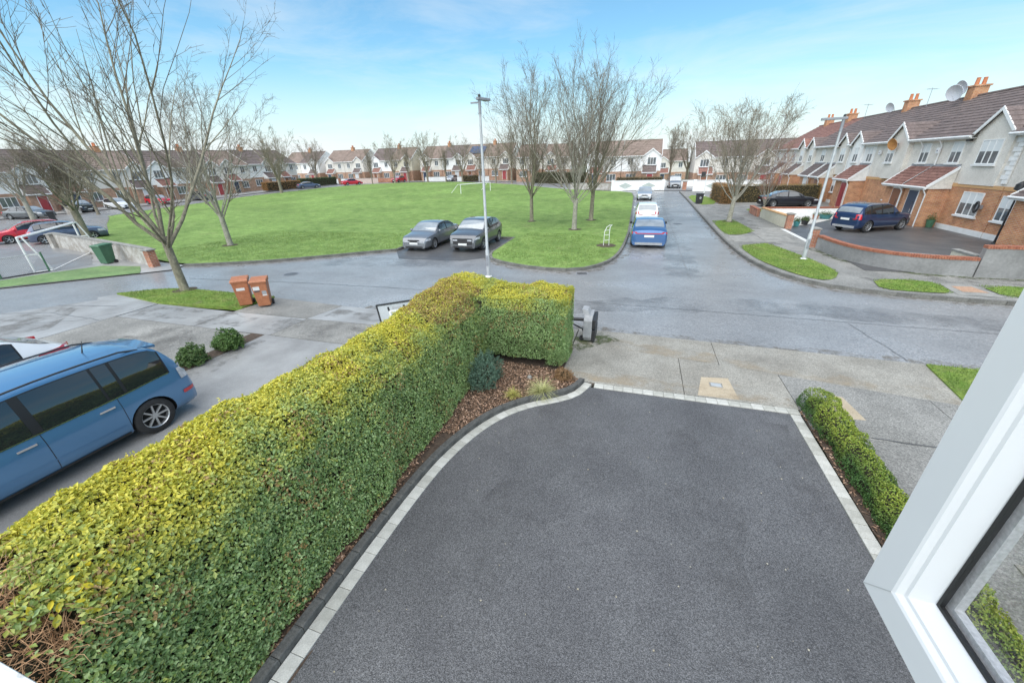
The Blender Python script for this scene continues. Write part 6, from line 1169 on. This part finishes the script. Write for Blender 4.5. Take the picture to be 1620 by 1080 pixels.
# manhole and drain covers, little litter
for (x, y, lab, zz) in ((-15.6, 14.1, 'round iron manhole cover in the road left of centre', -.026), (-2.3, 13.3, 'round iron manhole cover in the road behind the hedge end', -.026), (2.9, 33, 'round iron manhole cover in the side road', -.026)):
    t = empty('manhole_cover', (x, y, zz), 0, lab, 'cover'); MB().lathe([(.36, 0), (.36, .008), (.31, .008)], 24, caps=False).build('frame', galv_dark, t); MB().lathe([(.305, 0), (.305, .007), (.001, .007)], 24).build('lid', asphalt_dark, t)
t = empty('drain_grate', (-2.15, 17.0, -.028), .25, 'dark iron drain grate in the gutter at the corner of the green', 'drain'); MB().box(-.26, -.2, 0, .26, -.17, .012).box(-.26, .17, 0, .26, .2, .012).box(-.26, -.17, 0, -.23, .17, .012).box(.23, -.17, 0, .26, .17, .012).build('frame', galv_dark, t)
for q in range(7): MB().box(-.2 + q * .06, -.17, .001, -.17 + q * .06, .17, .011).build('bar', black_metal, t)
for (x, y, r_, z_) in ((-17.9, 10.8, .45, .052), (-25.6, 19.1, .5, .102), (-8.5, 32.4, .5, .102), (-4.35, 28.6, .5, .102), (-3.75, 33.6, .55, .102), (6.5, 33.6, .45, .128)): sheet('bare_soil_ring', smooth_line([(x + r_ * math.cos(a_) * random.uniform(.7, 1.2), y + r_ * math.sin(a_) * random.uniform(.7, 1.2)) for a_ in [k_ * .785 for k_ in range(8)]], True), z_, soil, step=.25, rough=.006)
rr = random.Random(8); lit = MB()
for _ in range(90):
    x, y = rr.uniform(-2.5, 3.0), rr.uniform(.5, 7.2); a = rr.uniform(0, 6.28); r = rr.uniform(.006, .016); lit.add([(x + r * math.cos(a), y + r * math.sin(a), .006), (x - r * math.sin(a), y + r * math.cos(a), .012), (x - r * math.cos(a), y - r * math.sin(a), .006), (x + r * .6 * math.sin(a), y - r * .6 * math.cos(a), .009)], [(0, 1, 2, 3)])
tag(lit.build('leaf_litter', mat('pale_litter', (.42, .40, .34), (.30, .26, .18), scale=30, rough=.9), recalc=False), 'tiny pale scraps and leaf litter on the tarmac driveway', 'litter', kind='stuff')
# front walls of the far row and left row
for i, (x0, x1, m, lab) in enumerate(((-98, -89.5, render_white, 'white front wall at the left end of the far row'), (-83, -70.5, render_white, 'long white front wall left of the grey gable'), (-69.5, -62.8, brick_r, 'brown brick front wall in the far row under the tallest tree'), (-53.5, -47.8, render_white, 'white front wall in the far row right of the red crossover'), (-44.5, -36, render_white, 'white front wall at the right end of the far row'))): wall_run(lab, [(x0, 96.2), (x1, 96.2)], 1.0, m=m, cop=kerb_conc)
wall_run('pink rendered front wall by the far red saloon', [(-73.5, 90.5), (-66.5, 94.5)], 1.1, m=mat('render_pink', (.56, .44, .38), (.62, .50, .43), scale=2, rough=.9), cop=kerb_conc); wall_run('low brown wall end by the drive with the black crossover', [(-72.2, 33.4), (-68.6, 33.0)], .8, m=block_wall, cop=kerb_conc)
pier('red brick pier left of the pink wall', -74.6, 89.6, 1.4, .5); t = wheelie('black wheelie bin on the pavement before the left row', -62.6, 27.6, R_(60), black_pl)
sheet('pavement', [(-79.5, 20), (-73.2, 20), (-73.2, 92), (-79.5, 95)], .06, concrete_cool, step=6); sheet('pavement', [(-110, 96), (-30, 96), (-30, 101.6), (-110, 101.6)], .05, concrete_cool, step=6)
sheet('pavement', [(-20, 72.6), (-4.5, 70.2), (20, 68), (20, 71), (-20, 77)], .05, concrete_cool, step=4)

# dirt, seams and cracks on the paving
def patchy(name, c, lo, hi, scale):
    m, t, b, out = nt(name); N = t.nodes.new; L = t.links.new; tcn = N('ShaderNodeTexCoord'); n = N('ShaderNodeTexNoise'); n.inputs['Scale'].default_value = scale; n.inputs['Detail'].default_value = 6; n.inputs['Roughness'].default_value = .7; L(tcn.outputs['Object'], n.inputs['Vector'])
    r = N('ShaderNodeMapRange'); r.inputs['From Min'].default_value = lo; r.inputs['From Max'].default_value = hi; L(n.outputs['Fac'], r.inputs[0]); tr = N('ShaderNodeBsdfTransparent'); ms = N('ShaderNodeMixShader'); L(r.outputs[0], ms.inputs[0]); L(tr.outputs[0], ms.inputs[1]); L(b.outputs[0], ms.inputs[2]); L(ms.outputs[0], out.inputs[0])
    b.inputs['Base Color'].default_value = (*c, 1); b.inputs['Roughness'].default_value = .9; return m
silt = patchy('silt', (.16, .135, .10), .46, .78, 3.0); moss = patchy('moss', (.07, .09, .03), .42, .62, 4.0); stain = patchy('damp_stain', (.16, .155, .145), .47, .78, 1.1); tanst = patchy('tan_stain', (.36, .29, .20), .46, .80, 1.2)
drv_stain = patchy('driveway_damp', (.085, .084, .086), .50, 1.15, .9)
def band(name, line, w0, w1, z, m, seed=1):
    rr_ = random.Random(seed); P_ = resample(line, .45); A2 = offs(P_, w0); B2 = offs(P_, w1); k = len(P_); V = []
    for i in range(k): j = rr_.uniform(.7, 1.2); q = P_[i].lerp(A2[i], j); w = P_[i].lerp(B2[i], rr_.uniform(.6, 1.3)); V += [(q.x, q.y, terr(q.x, q.y) + z), (w.x, w.y, terr(w.x, w.y) + z)]
    tag(MB().add(V, [(2 * i, 2 * i + 1, 2 * i + 3, 2 * i + 2) for i in range(k - 1)]).build(name, m, recalc=False), kind='structure')
wet = patchy('wet_track', (.11, .11, .113), .42, 1.10, .55); MATS['wet_track'].node_tree.nodes['Principled BSDF'].inputs['Roughness'].default_value = .3
band('wet_track', [(2.1, 17.2), (1.9, 26), (1.9, 45), (1.9, 62)], -.9, .7, -.0222, wet, 31); band('wet_track', [(-.2, 21), (-.1, 40), (-.3, 62)], -1.2, .2, -.0224, wet, 32); band('wet_track', [(-16, 16.6), (-12, 17.4), (-7.6, 17.6)], -.8, 1.0, -.0223, wet, 33); band('wet_track', [(-3, 12.5), (4, 14.2), (12, 13.6)], -.7, .7, -.0225, wet, 34)
band('gutter_silt', [(p[0] - .02, p[1] - .02) for p in FK[2:-1]], -.02, -.42, -.0215, silt, 2); band('gutter_silt', k3, -.16, -.5, -.0213, silt, 3); band('gutter_silt', k1, -.16, -.5, -.0212, silt, 4); band('gutter_silt', [(-9, 10.76), (-.6, 10.66), (6.4, 10.46), (12, 10.42)], -.0, .28, -.0205, silt, 5)
band('path_dirt', [(-1.2, 9.62), (2.2, 9.25), (6.4, 8.6)], .0, .55, .0075, tanst, 6); band('path_dirt', [(-1.2, 7.7), (1.3, 7.7), (3.3, 7.7)], .0, .5, .0078, tanst, 7); band('path_dirt', [(-1.3, 9.3), (-.4, 10.3)], -.3, .5, .0077, moss, 8)
band('wall_moss', [(p[0], p[1]) for p in CW], -.02, -.35, .0965, moss, 9); band('wall_moss', [(12.5, 19.02), (16, 18.97), (20, 18.9)], -.02, -.3, .0967, moss, 10)
band('damp_stain', [(-17, 8.6), (-11, 8.7), (-5, 8.8)], -.5, .5, .0083, stain, 11); band('damp_stain', [(-10.2, 0), (-9.9, 7.6)], -.3, 0.5, .0035, stain, 12); band('damp_stain', [(-9.8, 10.0), (-5, 10.1)], -.35, .35, .0084, stain, 13); band('damp_stain', [(-15.5, 3), (-13, 7.6)], -1.2, 1.2, .0036, stain, 14); band('damp_stain', [(-24, 2), (-19, 7.5)], -1.5, 1.5, .0086, stain, 15)
band('damp_stain', [(4.3, 2), (8, 6.6), (12, 6.8)], -1, 1, .004, stain, 16); band('damp_stain', [(6.8, 24), (7.4, 34), (7.2, 46)], -.8, .8, .0968, stain, 17); band('damp_stain', [(8.5, 17.8), (11, 18.5), (15, 18.4)], -.4, .4, .0969, stain, 18)
band('damp_stain', [(-1.6, -.5), (-1.4, 3), (-.9, 6.6)], -.35, .45, .0062, drv_stain, 21); band('damp_stain', [(.9, -.5), (1.2, 3), (1.6, 6.9)], -.4, .5, .0063, drv_stain, 22); band('damp_stain', [(2.7, 0), (2.8, 7)], -.2, .3, .0064, drv_stain, 23); 
def crack(pts, w=.012, z=-.0195, seed=1, m=asphalt_dark):
    rr_ = random.Random(seed); P_ = resample(pts, .22); P_ = [p + Vector((rr_.gauss(0, .018), rr_.gauss(0, .018))) for p in P_]; A2 = offs(P_, w / 2); B2 = offs(P_, -w / 2); V = []
    for a, b in zip(A2, B2): V += [(a.x, a.y, terr(a.x, a.y) + z), (b.x, b.y, terr(b.x, b.y) + z)]
    tag(MB().add(V, [(2 * i, 2 * i + 1, 2 * i + 3, 2 * i + 2) for i in range(len(P_) - 1)]).build('crack', m, recalc=False), kind='structure')
crack([(-9, 13.2), (-3, 13.25), (4, 13.1), (12, 12.95)], .018, seed=1); crack([(2.3, 17), (2.35, 30), (2.3, 60)], .02, seed=2, m=asphalt_old); crack([(-20, 12.4), (-14, 13.0), (-9, 13.2)], .025, seed=3); crack([(-7.5, 11.0), (-7.9, 13.2)], .02, seed=4); crack([(6.5, 10.6), (6.2, 13.0)], .015, seed=5)
crack([(-24, 6.5), (-20, 7.6), (-17.3, 7.5)], .02, .003, 6); crack([(-21, 8.2), (-18.5, 8.7)], .03, .003, 7); crack([(-19.6, 6.6), (-18, 7.3), (-17.4, 8.6)], .015, .003, 8); crack([(-13.2, 6.6), (-12.4, 7.8)], .01, .002, 9); crack([(4.3, 7.0), (7, 6.95), (12, 6.9)], .02, .003, 10); crack([(5.2, 4.8), (8.5, 5.2)], .008, .003, 11)
# roof aerials and cables
for (x, y, z, lab) in ((22.6, 47.4, 8.1, 'television aerial on the right hand terrace roof, nearest'), (22.6, 58.2, 8.1, 'television aerial farther along the right hand terrace roof'), (-84, 40, 8.1, 'television aerial on the left row of houses'), (-60, 106, 9.3, 'television aerial on the far row of houses')):
    t = empty('roof_aerial', (x, y, z), .4, lab, 'aerial'); MB().tube([(0, 0, -.4), (0, 0, 1.3)], .02, 6).build('mast', galv_dark, t); MB().tube([(-.5, 0, 1.2), (.5, 0, 1.2)], .012, 5).build('boom', galv_dark, t)
    for q in range(5): MB().tube([(-.45 + .22 * q, -.22, 1.2), (-.45 + .22 * q, .22, 1.2)], .007, 4).build('rod', galv_dark, t)

# ------------------------------------------------------------------ our own open window and sill
t = empty('open_window', (.44, 0, 3.82), 0, 'white plastic casement window standing open at right, seen edge on', 'window')
YO, WD, HT = .595, .66, 1.25            # free edge, sash width, height
def rail_prof(y0, z0, y1, z1, name):
    """mitred sash rail from one outer corner to the next, inner side towards the glass"""
    c = Vector(((YO - WD / 2), HT / 2)); a, b = Vector((y0, z0)), Vector((y1, z1)); d = (b - a).normalized(); n = Vector((-d.y, d.x))
    if n.dot(c - a) < 0: n = -n
    def ring(p, e):                       # profile: outer face, bevelled glazing bead, rebate
        out = []
        for (u, x) in ((0, .0), (.0, .062), (.082, .062), (.082, .034), (.074, .020), (.066, .010), (.061, .009), (.056, .002), (.052, .0)):
            q = p + n * u + d * (e * u); out.append((x, q.x, q.y))
        return out
    A = ring(a, 1); B = ring(b, -1); k = len(A); V = A + B
    return MB().add(V, [(i, (i + 1) % k, k + (i + 1) % k, k + i) for i in range(k)] + [tuple(range(k)), tuple(range(k, 2 * k))]).build(name, upvc, t, smooth=25)
C_ = [(YO, 0), (YO - WD, 0), (YO - WD, HT), (YO, HT)]
MB().hexa([(-.0006, YO - .0, .0012), (-.0006, YO - .052, .0532), (-.0006, YO - .0532, .052), (-.0006, YO - .0012, .0), (.001, YO - .0, .0012), (.001, YO - .052, .0532), (.001, YO - .0532, .052), (.001, YO - .0012, .0)]).build('weld_line', mat('weld_grey', (.5, .5, .5), rough=.5), t)
for zz in (.2, HT - .2): MB().tube([(.03, YO - WD - .012, zz - .05), (.03, YO - WD - .012, zz + .05)], .009, 8).build('hinge', chrome, t)
for i, nm_ in enumerate(('bottom_rail', 'hinge_stile', 'top_rail', 'lock_stile')): rail_prof(*C_[i], *C_[(i + 1) % 4], nm_)
def frame_strip(u0, u1, x0, x1, m, nm_):
    mb = MB(); a0, a1, z0, z1 = YO - WD + u0, YO - u0, u0, HT - u0; w_ = u1 - u0
    mb.box(x0, a0, z0, x1, a1, z0 + w_); mb.box(x0, a0, z1 - w_, x1, a1, z1); mb.box(x0, a0, z0 + w_, x1, a0 + w_, z1 - w_); mb.box(x0, a1 - w_, z0 + w_, x1, a1, z1 - w_); mb.build(nm_, m, t)
frame_strip(.0825, .0875, .030, .036, gasket, 'gasket'); frame_strip(.0825, .094, .0405, .0515, alu, 'spacer_bar')
for x in (.037, .052): MB().box(x, YO - WD + .083, .083, x + .003, YO - .083, HT - .083).build('glass_pane', clear_glass, t)
t = empty('window_sill', (-.05, 0, 3.70), 0, 'white painted outer window sill corner at the bottom left', 'sill'); MB().hexa([(-1.3, -.3, -.02), (1.0, -.3, -.02), (1.0, .085, -.02), (-1.3, .085, -.02), (-1.3, -.3, .10), (1.0, -.3, .10), (1.0, .085, .075), (-1.3, .085, .075)]).build('ledge', sill_mat, t, bevel=.006)
